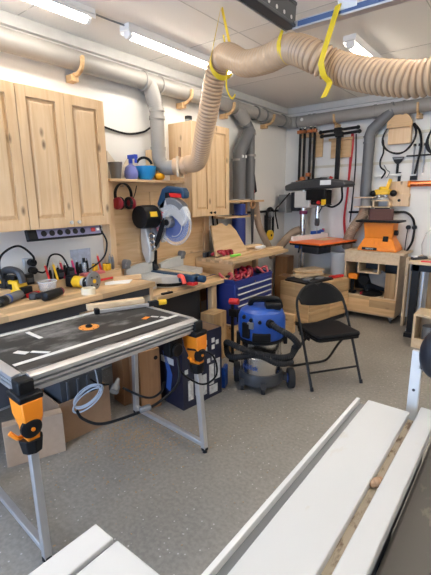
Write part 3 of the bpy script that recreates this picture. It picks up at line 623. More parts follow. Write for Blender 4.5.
b = MB().lathe([(.066, .05), (.074, .055), (.074, .068), (.066, .072), (.02, .072)], (0, 0, .066), (0, R(90), 0)).build('base_plate', MGREY, t)
MB().cyl((.072, 0, .066), (.0755, 0, .066), .017).build('bit_hole', YEL, b)
for a in range(4): MB().cyl((.072, .042 * math.cos(a * 1.57 + .7), .066 + .042 * math.sin(a * 1.57 + .7)), (.075, .042 * math.cos(a * 1.57 + .7), .066 + .042 * math.sin(a * 1.57 + .7)), .006).build('screw', BLACK, b)
MB().lathe([(.038, .88), (.05, .88), (.05, .925), (.038, .925), (.038, .88)], (.505, 1.61, 0), seg=32, cap=False).solo('tape_roll', MASK, 'roll of cream masking tape in front of the yellow router', 'tape')
# plugs and adapters
t = thing('power_adapter', 'black plug and double socket block on the wall behind the sander', 'adapter', (.04, 1.36, 1.0))
MB().box(.002, .03, 1.40, 1.49, 1.0, 1.12).build('wall_socket', mat('pale_grey_plastic', (.5, .52, .55), .4), t, .004)
for z in (1.03, 1.09): MB().cyl((.03, 1.445, z), (.085, 1.445, z), .027).build('plug', BLACK, t, .004)
MB().tube([(.08, 1.445, 1.09), (.13, 1.42, 1.15), (.12, 1.33, 1.23), (.1, 1.22, 1.18), (.1, 1.19, 1.08), (.12, 1.22, .96)], .008).build('cable', BLACK, t)
MB().tube([(.08, 1.445, 1.03), (.13, 1.50, 1.02), (.12, 1.56, 1.13), (.1, 1.66, 1.12), (.12, 1.70, 1.02), (.12, 1.68, .96)], .007).build('cable', BLACK, t)
for i, (y, z, m, w) in enumerate(((1.22, .945, BLACK, .06), (1.29, .945, mat('olive_charger', (.2, .25, .03), .5), .05), (1.37, .945, BLACK, .07), (1.62, .945, BLACK, .06), (1.71, .945, BLACK, .06))):
    t = thing('charger', ('black charger leftmost on the tool rack', 'yellow-green charger on the tool rack', 'black charger below the wall plugs', 'black charger left of the coloured pencils', 'black charger between the pencils and chisels')[i], 'charger', (.11, y, z), group='chargers on the tool rack')
    MB().box(.08, .15, y - w / 2, y + w / 2, z, z + .075).build('body', m, t, .008); MB().box(.15, .156, y - w / 3, y + w / 3, z + .02, z + .05).build('face', DGREY, t)
pc = [(1.52, RED, 'red pencil leftmost on the rack', .12), (1.585, YEL, 'yellow pencil left of the dark red pencil', .12), (1.645, DRED, 'dark red pencil near the middle of the rack', .125), (1.745, mat('pink_handle', (.62, .05, .16), .4), 'pink-handled tool leaning left of the white poster', .13), (1.985, RED, 'red marker standing right of the white poster', .14)]
for y, m, s, h in pc:
    t = thing('pencil', s, 'pencil', (.15, y, .945), group='pencils standing in the tool rack')
    MB().cyl((.15, y, .945), (.13, y - .015, .945 + h), .009, seg=8).build('shaft', m, t); MB().cyl((.13, y - .015, .945 + h), (.127, y - .017, .965 + h), .008, .001, seg=8).build('tip', PLY, t)
for i, (y, h) in enumerate(((1.545, .08), (1.61, .09), (1.67, .10), (1.70, .085), (1.78, .11), (1.81, .09), (1.84, .10), (1.87, .11), (2.10, .12), (2.13, .11))):
    t = thing('screwdriver', 'dark-handled screwdriver standing in the tool rack' if i < 8 else 'grey-handled screwdriver at the right end of the tool rack', 'screwdriver', (.12, y, .945), group='dark screwdrivers in the tool rack' if i < 8 else 'grey screwdrivers in the tool rack')
    MB().lathe([(.006, 0), (.012, .01), (.013, h * .6), (.009, h)], (.12, y, .945)).build('handle', BLACK if i < 8 else MGREY, t)
    MB().cyl((.12, y, .945 + h), (.12, y, .945 + h + .02), .003, seg=6).build('shank', STEEL, t)
for i, (y, h) in enumerate(((1.925, .075), (1.95, .07), (2.03, .065), (2.06, .06), (2.085, .058))):
    t = thing('chisel', ('leftmost yellow-handled chisel, beside the red marker', 'second yellow-handled chisel, beside the red marker', 'third yellow-handled chisel, right of the red marker', 'fourth yellow-handled chisel from the left', 'rightmost yellow-handled chisel in the rack')[i], 'chisel', (.12, y, .945), group='yellow chisels in the tool rack')
    MB().lathe([(.009, 0), (.013, .015), (.014, h - .01), (.008, h)], (.13, y, .945)).build('handle', YEL, t); MB().cyl((.13, y, .945 + h), (.13, y, .95 + h), .010, seg=10).build('cap', BLACK, t)
MB().box(.002, .006, 1.80, 1.99, .97, 1.14).solo('poster', mat('poster_blue_white', (.45, .52, .72), .6, var=.55, scale=22), 'pale blue and white printed card on the wall behind the chisels', 'poster')
t = thing('glue_bottle', 'narrow bottle with a black cap before the printed card', 'bottle', (.12, 1.835, .945))
MB().lathe([(.016, 0), (.018, .01), (.018, .09), (.006, .11)], (.15, 1.825, .945)).build('body', CLEAR, t); MB().cyl((.15, 1.825, 1.05), (.15, 1.825, 1.085), .012).build('cap', BLACK, t)
MB().prism([(.30, 1.90), (.36, 1.86), (.46, 2.02), (.38, 2.12), (.30, 2.05)], .8805, .888, 'xy').solo('paper_sheet', PAPER, 'crumpled white paper on the right end of the bench', 'paper')
MB().cyl((.24, 1.90, .90), (.24, 2.03, .90), .010, seg=10).solo('marker', RED, 'red marker lying behind the white paper', 'marker')
MB().beam((.30, 1.99, .902), (.40, 2.20, .902), .04, .035).solo('wood_stick', PINEY, 'pale wooden stick at the right end of the bench', 'stick', bevel=.003)
MB().box(.15, .21, 1.78, 1.98, .945, .965).solo('red_rule', mat('pale_red', (.6, .16, .16), .5), 'pale red flat tool on the rack in front of the chisels', 'tool')

# ------------------------------------------------------------ router table
rt = thing('router_table', 'black-topped router table with aluminium edges and orange leg brackets', 'router table', (1.165, 1.175, 0), R(-3.2), world=False)
HX, HY = .32, .52
tp = MB().box(-HX + .03, HX - .045, -HY + .03, HY - .02, .835, .858).build('top', MDF, rt, .002)
tr = MB().box(.14, .167, -HY + .05, HY - .03, .858, .8595).build('track', MDFS, tp)
MB().box(.185, .245, -HY + .05, HY - .03, .858, .8592).build('sliding_strip', mat('strip_black', (.035, .033, .032), .45, var=.4), tp)
MB().box(-HX + .03, -HX + .045, -HY + .03, HY - .02, .858, .862).build('back_track', MDFS, tp)
MB().lathe([(.026, .8582), (.055, .8584), (.055, .8596), (.026, .8598)], (-.06, .02, 0), seg=36).build('insert_ring', mat('orange_ring', (.78, .30, .05), .5, var=.3), tp)
MB().lathe([(.016, .8585), (.02, .866), (.01, .876)], (-.06, .02, 0), seg=16).build('collet', BLACK, tp)
for a in range(6): MB().cyl((-.06 + .046 * math.cos(a), .02 + .046 * math.sin(a), .859), (-.06 + .046 * math.cos(a), .02 + .046 * math.sin(a), .8603), .004).build('screw', BLACK, tp)
for x0, y0, x1, y1, w in ((-.24, -.24, -.09, -.235, .022), (.0, -.40, .06, -.37, .03), (.055, -.35, .13, -.30, .02), (.10, .40, .17, .42, .02), (.05, .37, .09, .39, .018)):
    MB().beam((x0, y0, .859), (x1, y1, .859), w, .0016).build('inlay_strip', MDFS, tp)
MB().boxc((.05, .33, .859), (.03, .05, .0016), (0, 0, .4)).build('warning_label', ORANGE, tp)
def extr(p0, p1, out):
    mb = MB(); p0, p1, o = Vector(p0), Vector(p1), Vector(out)
    prof = [(0, .786), (.034, .786), (.036, .790), (.036, .805), (.012, .807), (.012, .814), (.036, .816), (.036, .827), (.012, .829), (.012, .836), (.040, .838), (.040, .856), (.02, .862), (0, .862)]
    mb.rings([[p + o * a + Vector((0, 0, z)) for a, z in prof] for p in (p0, p1)]); return mb
extr((HX - .045, -HY + .05, 0), (HX - .045, HY - .02, 0), (1, 0, 0)).build('edge_rail', ALU, rt)
extr((-HX + .05, -HY + .036, 0), (HX - .06, -HY + .036, 0), (0, -1, 0)).build('edge_rail', ALU, rt)
extr((-HX + .05, HY - .036, 0), (HX - .06, HY - .036, 0), (0, 1, 0)).build('edge_rail', ALU, rt)
extr((-HX + .03, -HY + .05, 0), (-HX + .03, HY - .05, 0), (-1, 0, 0)).build('edge_rail', ALU, rt)
MB().box(-HX + .03, HX - .045, -HY + .04, HY - .03, .79, .835).build('under_frame', DGREY, rt)
for sx in (-1, 1):
    for sy in (-1, 1):
        c = MB().boxc((sx * (HX - .025), sy * (HY - .025), .812), (.066, .066, .082)).boxc((sx * (HX - .03), sy * (HY - .03), .783), (.125, .10, .03)).build('corner_block', BLACK, rt, .008)
        hx, hy = sx * (HX - .03), sy * (HY - .03); fx, fy = sx * .345, sy * .505
        P0, P1 = Vector((hx, hy, .772)), Vector((fx, fy, 0)); at = lambda k: P0.lerp(P1, k)
        br = MB(); up = (0, 1, 0)
        for k0, k1, w0, w1 in ((0, .10, .128, .118), (.10, .17, .118, .085), (.17, .24, .085, .072)):
            a, b = at(k0), at(k1)
            br.hexa([a + Vector((-w0 / 2, -w0 / 3, 0)), a + Vector((w0 / 2, -w0 / 3, 0)), a + Vector((w0 / 2, w0 / 3, 0)), a + Vector((-w0 / 2, w0 / 3, 0)),
                     b + Vector((-w1 / 2, -w1 / 3, 0)), b + Vector((w1 / 2, -w1 / 3, 0)), b + Vector((w1 / 2, w1 / 3, 0)), b + Vector((-w1 / 2, w1 / 3, 0))])
        bo = br.build('leg_bracket', ORANGE, rt, .006)
        c2 = at(.15)
        if sx > 0:
            MB().lathe([(.034, .0), (.042, .004), (.042, .018), (.03, .026), (.008, .028)], (c2.x + .034, c2.y - .01, c2.z), (0, R(90), 0), 22).build('lock_knob', BLACK, bo)
            MB().cyl((c2.x + .06, c2.y - .01, c2.z), (c2.x + .067, c2.y - .01, c2.z), .008).build('knob_bolt', ORANGE, bo)
            q = at(.2); MB().tube([(q.x + .01, q.y - .03, q.z), (q.x + .03, q.y - .06, q.z + .01), (q.x + .02, q.y - .085, q.z + .04)], .009).build('release_lever', ORANGE, bo)
        MB().sweep([at(.23), at(.31)], [.050, .040], 8).build('leg_socket', BLACK, rt, .004)
        MB().beam(at(.30), at(.965), .034, .034, (0, 1, 0)).build('leg', ALU, rt, .003)
        MB().sweep([at(.955), at(.975)], .022, 10).sweep([at(.975), at(.9999)], [.009, .016], 10).build('foot', BLACK, rt)
for sy in (-1, 1): MB().beam((-.335, sy * .50, .06), (.335, sy * .50, .06), .032, .03).build('foot_rail', ALU, rt, .003)
MB().lathe([(.045, .64), (.05, .66), (.05, .76), (.04, .79)], (-.06, .02, 0)).build('router_motor', BLACK, rt)
MB().boxc((.235, .37, .72), (.06, .10, .11)).cyl((.265, .37, .70), (.28, .37, .70), .04).build('switch_box', BLACK, rt, .006)
MB().tube([(.26, .38, .67), (.30, .34, .52), (.25, .22, .42), (.18, .08, .38), (.10, -.05, .36), (.04, -.12, .40), (.02, -.14, .45)], .008).build('power_cable', BLACK, rt)
MB().tube([(.30, .42, .70), (.40, .52, .66), (.40, .56, .52), (.34, .50, .46), (.27, .40, .55), (.26, .38, .66)], .006).build('spare_cable', BLACK, rt)
MB().beam((.205, .13, .40), (.235, .19, .41), .03, .03).build('cable_joint', MGREY, rt, .008)
# plug hanging from the cable under the table
t = thing('fence_bar', 'black and silver guide bar with an orange end cap on the router table', 'guide bar', (1.0, 1.55, .862))
MB().beam((.93, 1.37, .874), (1.08, 1.72, .874), .022, .020).build('bar', ALU, t, .002); MB().beam((.925, 1.362, .878), (.937, 1.39, .878), .038, .034).build('end_clamp', BLACK, t, .004)
MB().beam((1.06, 1.68, .878), (1.09, 1.74, .878), .038, .032).build('end_clamp', BLACK, t, .004); MB().cyl((1.09, 1.74, .878), (1.112, 1.79, .878), .018).build('end_cap', YEL, t, .003)
MB().beam((.82, 1.38, .882), (.97, 1.72, .882), .05, .036).solo('wood_stick', PLY, 'thick pale wooden bar lying behind the guide bar', 'stick', bevel=.004)

# ------------------------------------------------------------ boxes on the floor
def carton(name, label, cat, loc, rz, sx, sy, h, m, flaps=True):
    t = thing(name, label, cat, loc, rz, 'boxes under the router table', world=False); w = .006
    MB().box(-sx / 2, sx / 2, -sy / 2, -sy / 2 + w, 0, h).box(-sx / 2, sx / 2, sy / 2 - w, sy / 2, 0, h).box(-sx / 2, -sx / 2 + w, -sy / 2 + w, sy / 2 - w, 0, h).box(sx / 2 - w, sx / 2, -sy / 2 + w, sy / 2 - w, 0, h).box(-sx / 2 + w, sx / 2 - w, -sy / 2 + w, sy / 2 - w, 0, w).build('shell', m, t)
    if flaps:
        M = Matrix.Translation((-sx / 2, 0, h)) @ Euler((0, R(-35), 0)).to_matrix().to_4x4(); MB().box(-sx * .4, 0, -sy / 2, sy / 2, -.003, .003, M).build('flap', m, t)
    return t
b1 = thing('cardboard_box', 'flattened pale cardboard box nearest the left picture edge', 'box', (.735, 1.0, 0), R(-22), 'boxes under the router table', world=False)
MB().box(-.035, .035, -.165, .165, 0, .265).build('shell', mat('pale_cardboard', (.47, .34, .24)), b1, .003)
MB().box(.035, .037, -.164, .164, .19, .193).box(.035, .0365, -.01, .164, .0, .264).build('flap', CARDL, b1)
b2 = carton('cardboard_box', 'brown cardboard box under the coil of white cable', 'box', (.60, 1.36, 0), R(-6), .34, .36, .28, CARD, False)
t = thing('storage_bin', 'dark grey ribbed plastic bin standing in the brown cardboard box', 'bin', (.60, 1.36, .28), R(-6), world=False)
t.location = (.60, 1.36, .012)
mb = MB()
mb.lathe([(.17, .0), (.20, .20), (.21, .40), (.20, .40), (.16, .02)], (0, 0, 0), (0, 0, R(45)), 4)
mb.build('shell', mat('bin_grey', (.07, .075, .085), .45), t)
for y in (-.10, -.03, .04, .11): MB().box(.125, .158, y - .01, y + .01, .2, .39).build('rib', MATS['bin_grey'], t, .003)
t = thing('cable_coil', 'loose coil of white cable hanging before the dark bin', 'cable', (.86, 1.28, .28))
ri = Vector((.786, .618, 0)); cu = Vector((.92, 1.27, .345)); la = (ri * .76 + Vector((0, 0, .65))); sa = (ri * -.65 + Vector((0, 0, .76)))
for i in range(6):
    k = .85 + .06 * (i % 3); o2 = la * (.012 * math.sin(i * 2.1)) + sa * (.012 * math.cos(i * 1.7)) + Vector((.004 * i, -.003 * i, 0))
    MB().sweep([cu + o2 + la * .125 * k * math.cos(R(a)) + sa * .042 * (1.5 - .5 * k) * math.sin(R(a)) for a in range(0, 361, 12)], .0036, 6, cap=False).build('loop', mat('white_cable', (.50, .53, .58), .5), t)
MB().tube([(.95, 1.33, .42), (.95, 1.32, .50), (.93, 1.31, .60)], .004).build('lead', MATS['white_cable'], t)
t = thing('plug', 'grey mains plug hanging on its cable by the brown cardboard box', 'plug', (.88, 1.55, .27))
MB().lathe([(.03, -.045), (.03, .0), (.018, .02), (.012, .06)], (.87, 1.52, .30), (R(-60), 0, R(30)), 16).build('body', MGREY, t)
MB().tube([(.86, 1.47, .33), (.84, 1.40, .36), (.82, 1.36, .40)], .006).build('cable', BLACK, t)
MB().tube([(.885, 1.565, .275), (1.0, 1.63, .22), (1.10, 1.64, .24), (1.2, 1.63, .32), (1.24, 1.62, .40)], .008).build('lead', BLACK, t)
t = thing('wooden_crate', 'tall brown wooden box standing between the bench and the printed box', 'crate', (.80, 1.84, 0), R(-14), world=False)
MB().box(-.09, .09, -.085, .085, 0, .47).build('body', BROWNW, t, .003); MB().box(-.06, .06, -.06, .06, .47, .475).build('lid', BROWNW, t); MB().cyl((.091, .05, .40), (.093, .05, .40), .016).build('hole', BLACK, t)
MB().boxc((.62, 1.78, .26), (.16, .10, .52), (0, 0, -.15)).solo('wooden_board', BROWNW, 'thin brown board standing left of the tall wooden box', 'board', bevel=.002)
# printed box
NAVY = mat('navy_print', (.012, .014, .035), .4)
t = thing('printed_box', 'dark navy open box printed with white pictures beside the router table', 'box', (1.10, 1.94, 0), R(-6.5), world=False)
sx, sy, h, w = .36, .41, .56, .006
MB().box(-sx, 0, 0, w, 0, h).box(-sx, 0, sy - w, sy, 0, h).box(-sx, -sx + w, w, sy - w, 0, h).box(-w, 0, w, sy - w, 0, h).box(-sx + w, -w, w, sy - w, 0, w).build('shell', NAVY, t)
MB().box(-sx + w, -w, w, w + .002, .02, h - .001).box(-sx + w, -w, sy - w - .002, sy - w, .02, h - .001).box(-sx + w, -sx + w + .002, w, sy - w, .02, h - .001).build('lining', CARD, t)
PR = mat('print_white', (.62, .62, .60), .5)
PG = mat('print_grey', (.58, .58, .57), .5, var=.75, scale=28)
for y, z, a, b in ((.05, .06, .05, .16), (.12, .08, .05, .17), (.19, .05, .05, .17), (.27, .11, .05, .17), (.335, .14, .055, .17), (.27, .03, .09, .07)):
    MB().box(.0, .0012, y, y + a, z, z + b).build('picture', PG, t)
for y, z in ((.22, .40), (.22, .455), (.30, .40), (.30, .455), (.345, .43), (.02, .28), (.25, .30), (.30, .31)):
    MB().box(.0, .0013, y, y + .032, z, z + .036).build('pictogram', PR, t)
MB().box(-.25, -.10, -.0013, 0, .33, .38).build('print', PR, t)
MB().prism([(-.20, .12), (-.15, .10), (-.12, .25), (-.19, .40), (-.23, .42), (-.18, .26)], -.0013, 0, 'xz').build('print', mat('print_blue', (.05, .12, .40), .5), t)
MB().box(-.34, -.22, .03, .2, h, h + .05).build('contents', PAPER, t)

# ------------------------------------------------------------ blue tool chest and its neighbours
t = thing('tool_chest', 'deep blue steel tool chest with silver drawer handles under the raised bench', 'tool chest', (.55, 3.47, .28))
MB().box(.36, .735, 3.11, 3.83, .28, .70).build('body', BLUE, t, .006)
MB().box(.36, .375, 3.11, 3.83, .70, .75).box(.72, .735, 3.11, 3.83, .70, .735).box(.375, .72, 3.11, 3.125, .70, .745).box(.375, .72, 3.815, 3.83, .70, .745).build('tray_rim', BLUE, t)
zs = [.67, .605, .545, .485, .40, .30]
for a, b in zip(zs, zs[1:]):
    d = MB().box(.735, .745, 3.14, 3.80, b + .006, a - .002).build('drawer', BLUE, t, .002); MB().box(.745, .758, 3.145, 3.795, a - .016, a - .004).build('handle', ALUP, d, .002)
MB().cyl((.735, 3.47, .687), (.742, 3.47, .687), .009).build('lock', STEEL, t)
MB().box(.36, .72, 3.08, 3.86, 0, .279).solo('low_wooden_stand', STAVE, 'low wooden stand beneath the blue tool chest', 'stand', bevel=.003)
for i in range(7):
    y = 3.19 + i * .095; x = .56 + .08 * math.sin(i * 2.3)
    t = thing('strap_coil', ('dark red strap at the left end of the blue chest tray', 'second dark red strap from the left in the blue chest tray', 'third strap from the left in the blue chest tray', 'strap in the middle of the blue chest tray', 'strap right of the middle in the blue chest tray', 'second strap from the right in the blue chest tray', 'dark red strap at the right end of the blue chest tray')[i], 'strap', (x, y, .70), .6 * i, 'red straps in the chest tray', world=False)
    P = [Vector(((.07 + .008 * math.sin(5 * a)) * math.cos(a), (.05) * math.sin(a), .05 + .035 * math.sin(2 * a + i))) for a in [k * .35 for k in range(19)]]
    MB().sweep(P, .014, 6).build('loop', DRED if i % 3 else mat('pale_red_strap', (.45, .08, .09), .6), t)
    MB().ball((.02, .02, .04), (.04, .03, .03)).build('bundle', DRED if i % 2 else BLACK, t)
t = thing('bar_clamp', 'black bar clamp with a red head standing left of the vacuum cleaner', 'clamp', (.86, 2.92, 0))
MB().box(.845, .875, 2.89, 2.90, .0, .63).build('bar', BLACKM, t); MB().box(.83, .90, 2.87, 2.93, .0, .025).build('foot', BLACK, t, .004)
MB().box(.83, .96, 2.87, 2.925, .46, .53).box(.93, .955, 2.86, 2.93, .42, .54).build('jaw', BLACK, t, .008); MB().cyl((.83, 2.89, .60), (.92, 2.91, .605), .03).build('grip', RED, t, .006)
MB().ball((.93, 2.90, .50), .02).build('swivel', CHROME, t)
MB().boxc((.66, 2.86, .24), (.16, .20, .48), (0, 0, 0)).solo('wooden_box', STAVEZ, 'upright brown wooden box behind the bar clamp', 'box', bevel=.003)
MB().boxc((1.10, 2.45, .09), (.03, .10, .18), (0, 0, .4)).solo('dustpan', BLUEV, 'small upright blue dustpan beside the printed box', 'dustpan', bevel=.004)
MB().box(.6, .95, 3.95, 4.02, 0, .22).solo('floor_board', STAVEX, 'wooden board on edge on the floor behind the blue chest', 'board', bevel=.002)

# ------------------------------------------------------------ vacuum cleaner
t = thing('vacuum_cleaner', 'blue-topped steel workshop vacuum cleaner with black hose', 'vacuum cleaner', (1.33, 2.65, 0), R(-52), world=False)   # local +x faces the camera
t.scale = (1.03, 1.03, 1.06)
MB().lathe([(.15, .045), (.178, .055), (.182, .11), (.168, .14)], seg=36).build('base', DGREY, t)
MB().lathe([(.158, .13), (.160, .14), (.160, .26), (.163, .263), (.163, .275), (.160, .278), (.160, .40), (.155, .405)], seg=40).build('drum', STEEL, t)
MB().lathe([(.168, .39), (.176, .395), (.176, .42), (.168, .425)], seg=36).build('rim', BLACK, t)
hd = MB().lathe([(.174, .42), (.184, .44), (.186, .52), (.184, .58), (.165, .625), (.12, .65), (.04, .655)], seg=32).build('head', BLUEV, t)
MB().boxc((.168, -.02, .455), (.05, .14, .07)).build('hose_port_panel', BLACK, t, .01)
MB().boxc((.125, -.125, .50), (.05, .07, .12), (0, 0, R(-42))).build('control_panel', BLACK, t, .01)
for y, x, z in ((-.145, .12, .60), (-.095, .155, .585), (-.03, .18, .575)): MB().cyl((x - .02, y, z), (x + .012, y - .006, z), .014).build('control_knob', BLACK, t, .003)
MB().boxc((.155, -.10, .545), (.03, .05, .05), (0, 0, R(-35))).build('socket', MGREY, t, .004)
MB().tube([(-.04, -.09, .645), (.0, -.07, .70), (.01, .03, .71), (.0, .12, .70), (-.02, .15, .635)], .022).build('handle', BLACK, t)
MB().boxc((.03, .08, .665), (.12, .12, .05)).build('filter_cover', BLACK, t, .012)
for y in (-.185, .185): MB().boxc((.03, y, .41), (.05, .03, .10)).build('latch', BLACK, t, .006)
P, rr = ribbed([(.17, .04, .565), (.25, .09, .55), (.25, .19, .49), (.18, .26, .40), (.08, .25, .34), (.14, .22, .305), (.20, .12, .31), (.22, -.03, .345), (.19, -.17, .38), (.06, -.27, .38), (-.04, -.28, .32), (.03, -.27, .27), (.16, -.21, .30), (.215, -.05, .335), (.225, .10, .275), (.15, .22, .25)], .021, .018, .003, n=24)
MB().sweep(P, rr, 12).build('suction_hose', RUB, t)
MB().cyl((.15, .03, .565), (.20, .05, .565), .032).build('hose_cuff', BLACK, t, .005)
for y, xx in ((-.19, -.08), (.235, .05)):
    wh = MB().cyl((xx, y - .026, .08), (xx, y + .026, .08), .08, seg=26).build('wheel', RUB, t, .008)
    MB().cyl((xx, y - .030, .08), (xx, y + .030, .08), .036).build('hub', BLUEV, wh)
MB().beam((.0, .14, .085), (.05, .22, .085), .05, .05).build('axle_arm', DGREY, t)
for x, y in ((.17, .0), (.09, -.16)):
    c = MB().boxc((x, y, .07), (.04, .04, .05)).build('caster_fork', DGREY, t); MB().cyl((x, y - .014, .026), (x, y + .014, .026), .026).build('caster_wheel', RUB, c)
text('Nilfisk', .055, (.1615 * math.cos(R(-38)), .1615 * math.sin(R(-38)), .20), (R(90), 0, R(52)), mat('lettering_blue', (.04, .10, .35), .5), t)

# ------------------------------------------------------------ folding chair
t = thing('folding_chair', 'black padded metal folding chair standing on the open floor', 'chair', (1.66, 3.13, 0), math.atan2(-.57, .82), world=False)  # local +x = front
W2 = .235; T = .0115
MB().tube([(.245, -W2, .0), (.08, -W2, .36), (-.06, -W2 + .005, .64), (-.10, -W2 + .05, .735), (-.125, -.11, .79), (-.13, 0, .80), (-.125, .11, .79), (-.10, W2 - .05, .735), (-.06, W2 - .005, .64), (.08, W2, .36), (.245, W2, 0)], T, 10, n=6).build('back_frame', BLACKM, t)
lw = W2 - .03
MB().tube([(.10, -lw, .43), (-.06, -lw, .25), (-.20, -lw, .06), (-.235, -lw + .05, .012), (-.235, 0, .012), (-.235, lw - .05, .012), (-.20, lw, .06), (-.06, lw, .25), (.10, lw, .43)], T, 10, n=6).build('rear_legs', BLACKM, t)
MB().cyl((.185, -W2, .13), (.185, W2, .13), .009, seg=10).build('stretcher', BLACKM, t)
st = []
for (x, y) in arc(.17, .165, .04, 0, 90, 5) + arc(-.10, .15, .06, 90, 180, 5) + arc(-.10, -.15, .06, 180, 270, 5) + arc(.17, -.165, .04, 270, 360, 5): st.append((x + .04, y))
MB().prism(st, .425, .462).build('seat', VIN, t, .014); MB().prism([(x * .98, y * .98) for x, y in st], .41, .426).build('seat_rim', BLACKM, t)
bk = MB(); rows = []
for i in range(13):
    u = -1 + 2 * i / 12; y = u * .205; x = -.095 - .03 * (1 - u * u)
    zt = .822 - .10 * u * u - (.03 if abs(u) < .12 else 0); zb = .625 - .045 * (1 - u * u) * 0 + .03 * (u * u) - .0; xb = x + .055
    rows.append((x, y, zt, xb, zb))
bk.rings([[Vector((x + .016, y, zt - .006)), Vector((x - .002, y, zt)), Vector((x - .016, y, zt - .01)), Vector((xb - .016, y, zb + .01)), Vector((xb, y, zb)), Vector((xb + .016, y, zb + .008))] for x, y, zt, xb, zb in rows]).build('backrest', VIN, t, .004)
for y in (-W2, W2): MB().cyl((.247, y, 0), (.238, y, .03), .014, seg=12).build('foot_cap', RUB, t)
for y in (-lw, lw): MB().box(-.02, .14, y - .004 + (.012 if y > 0 else -.012), y + .004 + (.012 if y > 0 else -.012), .395, .425).build('hinge_bracket', BLACKM, t)

# ------------------------------------------------------------ drawer cabinet behind the chair
a = R(-13)
t = thing('drawer_cabinet', 'low pine drawer cabinet behind the folding chair', 'cabinet', (.905, 4.63, 0), a, world=False)
MB().box(-.23, .215, -.40, .39, .06, .53).build('body', STAVEX, t, .003)
for z0, z1 in ((.07, .215), (.22, .365), (.37, .522)): 
    d = MB().box(.215, .235, -.395, .385, z0, z1).build('drawer', STAVE, t, .004)
MB().box(-.20, .20, -.37, .37, 0, .06).build('plinth', DGREY, t)
t = thing('tool_case', 'flat black open tool case on the drawer cabinet', 'case', (.86, 4.55, .53), a, world=False)
MB().box(-.16, .20, -.28, .22, 0, .02).build('tray', BLACK, t, .004); MB().box(.17, .195, -.25, .2, .02, .035).box(-.16, -.14, -.25, .2, .02, .035).build('rim', DGREY, t)
for x, y in ((.05, -.1), (.10, .08)): MB().boxc((x, y, .028), (.08, .14, .016), (0, 0, .3)).build('tool', MGREY, t, .003)
t = thing('red_hand_tool', 'red-handled tool at the right end of the drawer cabinet top', 'tool', (1.09, 4.85, .53), a, world=False)
MB().beam((-.02, -.12, .02), (.02, .10, .02), .05, .036).build('handle', RED, t, .008); MB().beam((-.03, -.2, .018), (-.02, -.12, .018), .025, .02).build('blade', STEEL, t)
for i, (dx, dy, z, l, w, rz) in enumerate(((-.02, -.02, .555, .42, .16, .25), (-.06, .05, .583, .36, .13, -.15), (-.05, .08, .607, .34, .20, .1))):
    MB().boxc((.80 + dx, 4.68 + dy, z + .012), (w, l, .024), (0, 0, rz - .6)).solo('wood_offcut', [PLY, PINEY, PLY][i], ('lowest wood offcut in the pile on the drawer cabinet', 'middle wood offcut in the pile on the drawer cabinet', 'topmost wood offcut in the pile on the drawer cabinet')[i], 'offcut', 'offcuts on the drawer cabinet', .002)

# ------------------------------------------------------------ drill press
t = thing('drill_press', 'black drill press with an orange worktable in the far corner', 'drill press', (.45, 5.15, 0), R(-13), world=False)   # head along +x
MB().cyl((0, 0, 0), (0, 0, 1.72), .042, seg=24).build('column', STEEL, t)
MB().box(-.14, .12, -.12, .12, 0, .03).build('base', DGREY, t, .006)
MB().prism([(-.24, 1.63), (.70, 1.66), (.73, 1.69), (.69, 1.735), (.36, 1.775), (-.10, 1.745), (-.25, 1.70)], -.13, .10, 'xz').build('belt_cover', mat('charcoal_cover', (.05, .051, .055), .4), t, .02)
MB().prism([(-.18, 1.742), (.34, 1.79), (.30, 1.745), (-.12, 1.725)], -.09, .06, 'xz').build('cover_lid', BLACK, t, .008)
MB().box(.36, .52, -.137, -.129, 1.69, 1.75).build('data_plate', PAPER, t)
MB().box(-.08, .19, -.11, .09, 1.40, 1.62).build('gear_head', mat('drill_white', (.66, .65, .62), .4), t, .012)
MB().box(.19, .40, -.10, .08, 1.44, 1.635).build('control_front', BLACK, t, .015)
MB().box(.14, .44, -.14, -.10, 1.50, 1.64).build('side_plate', BLACKM, t, .01)
MB().cyl((.36, -.14, 1.47), (.36, -.165, 1.47), .024).build('stop_button', RED, t, .004); MB().box(.40, .46, -.15, -.13, 1.44, 1.51).build('start_plate', YEL, t, .003)
MB().cyl((.24, 0, 1.26), (.24, 0, 1.42), .028).build('quill', CHROME, t); MB().lathe([(.026, 1.16), (.034, 1.18), (.034, 1.24), (.024, 1.27)], (.24, 0, 0)).build('chuck', DGREY, t); MB().cyl((.24, 0, 1.06), (.24, 0, 1.16), .005).build('drill_bit', STEEL, t)
MB().cyl((0, 0, 1.31), (0, 0, 1.36), .056).build('column_collar', mat('plum_plastic', (.25, .03, .10), .4), t)
MB().lathe([(.09, -.13), (.095, -.12), (.095, .12), (.085, .13)], (-.16, .06, 1.48), (0, 0, 0)).build('motor', DGREY, t); MB().box(-.33, -.20, -.15, .0, 1.33, 1.58).build('switch_box', MGREY, t, .006)
for k in range(3):
    an = R(20 + 120 * k); MB().cyl((.42, -.15, 1.42), (.42 + .17 * math.cos(an), -.18, 1.42 + .17 * math.sin(an) * .5), .007, seg=8).build('feed_lever', BLACKM, t)
MB().tube([(-.15, -.12, 1.6), (-.25, -.2, 1.45), (-.34, -.2, 1.35), (-.30, -.18, 1.1)], .010).build('cable', BLACK, t)
MB().tube([(.66, -.1, 1.66), (.68, -.12, 1.5), (.58, -.14, 1.42), (.46, -.15, 1.44)], .013).build('cable', BLACK, t)
tb = MB().box(.19, .67, -.50, .30, .965, .987).build('worktable', ORANGET, t, .004)
MB().box(.19, .66, -.49, .29, .94, .965).build('table_underside', BLACK, tb)
MB().box(.20, .24, -.48, .26, .987, 1.05).build('fence', mat('fence_white', (.72, .68, .66), .5), tb, .003)
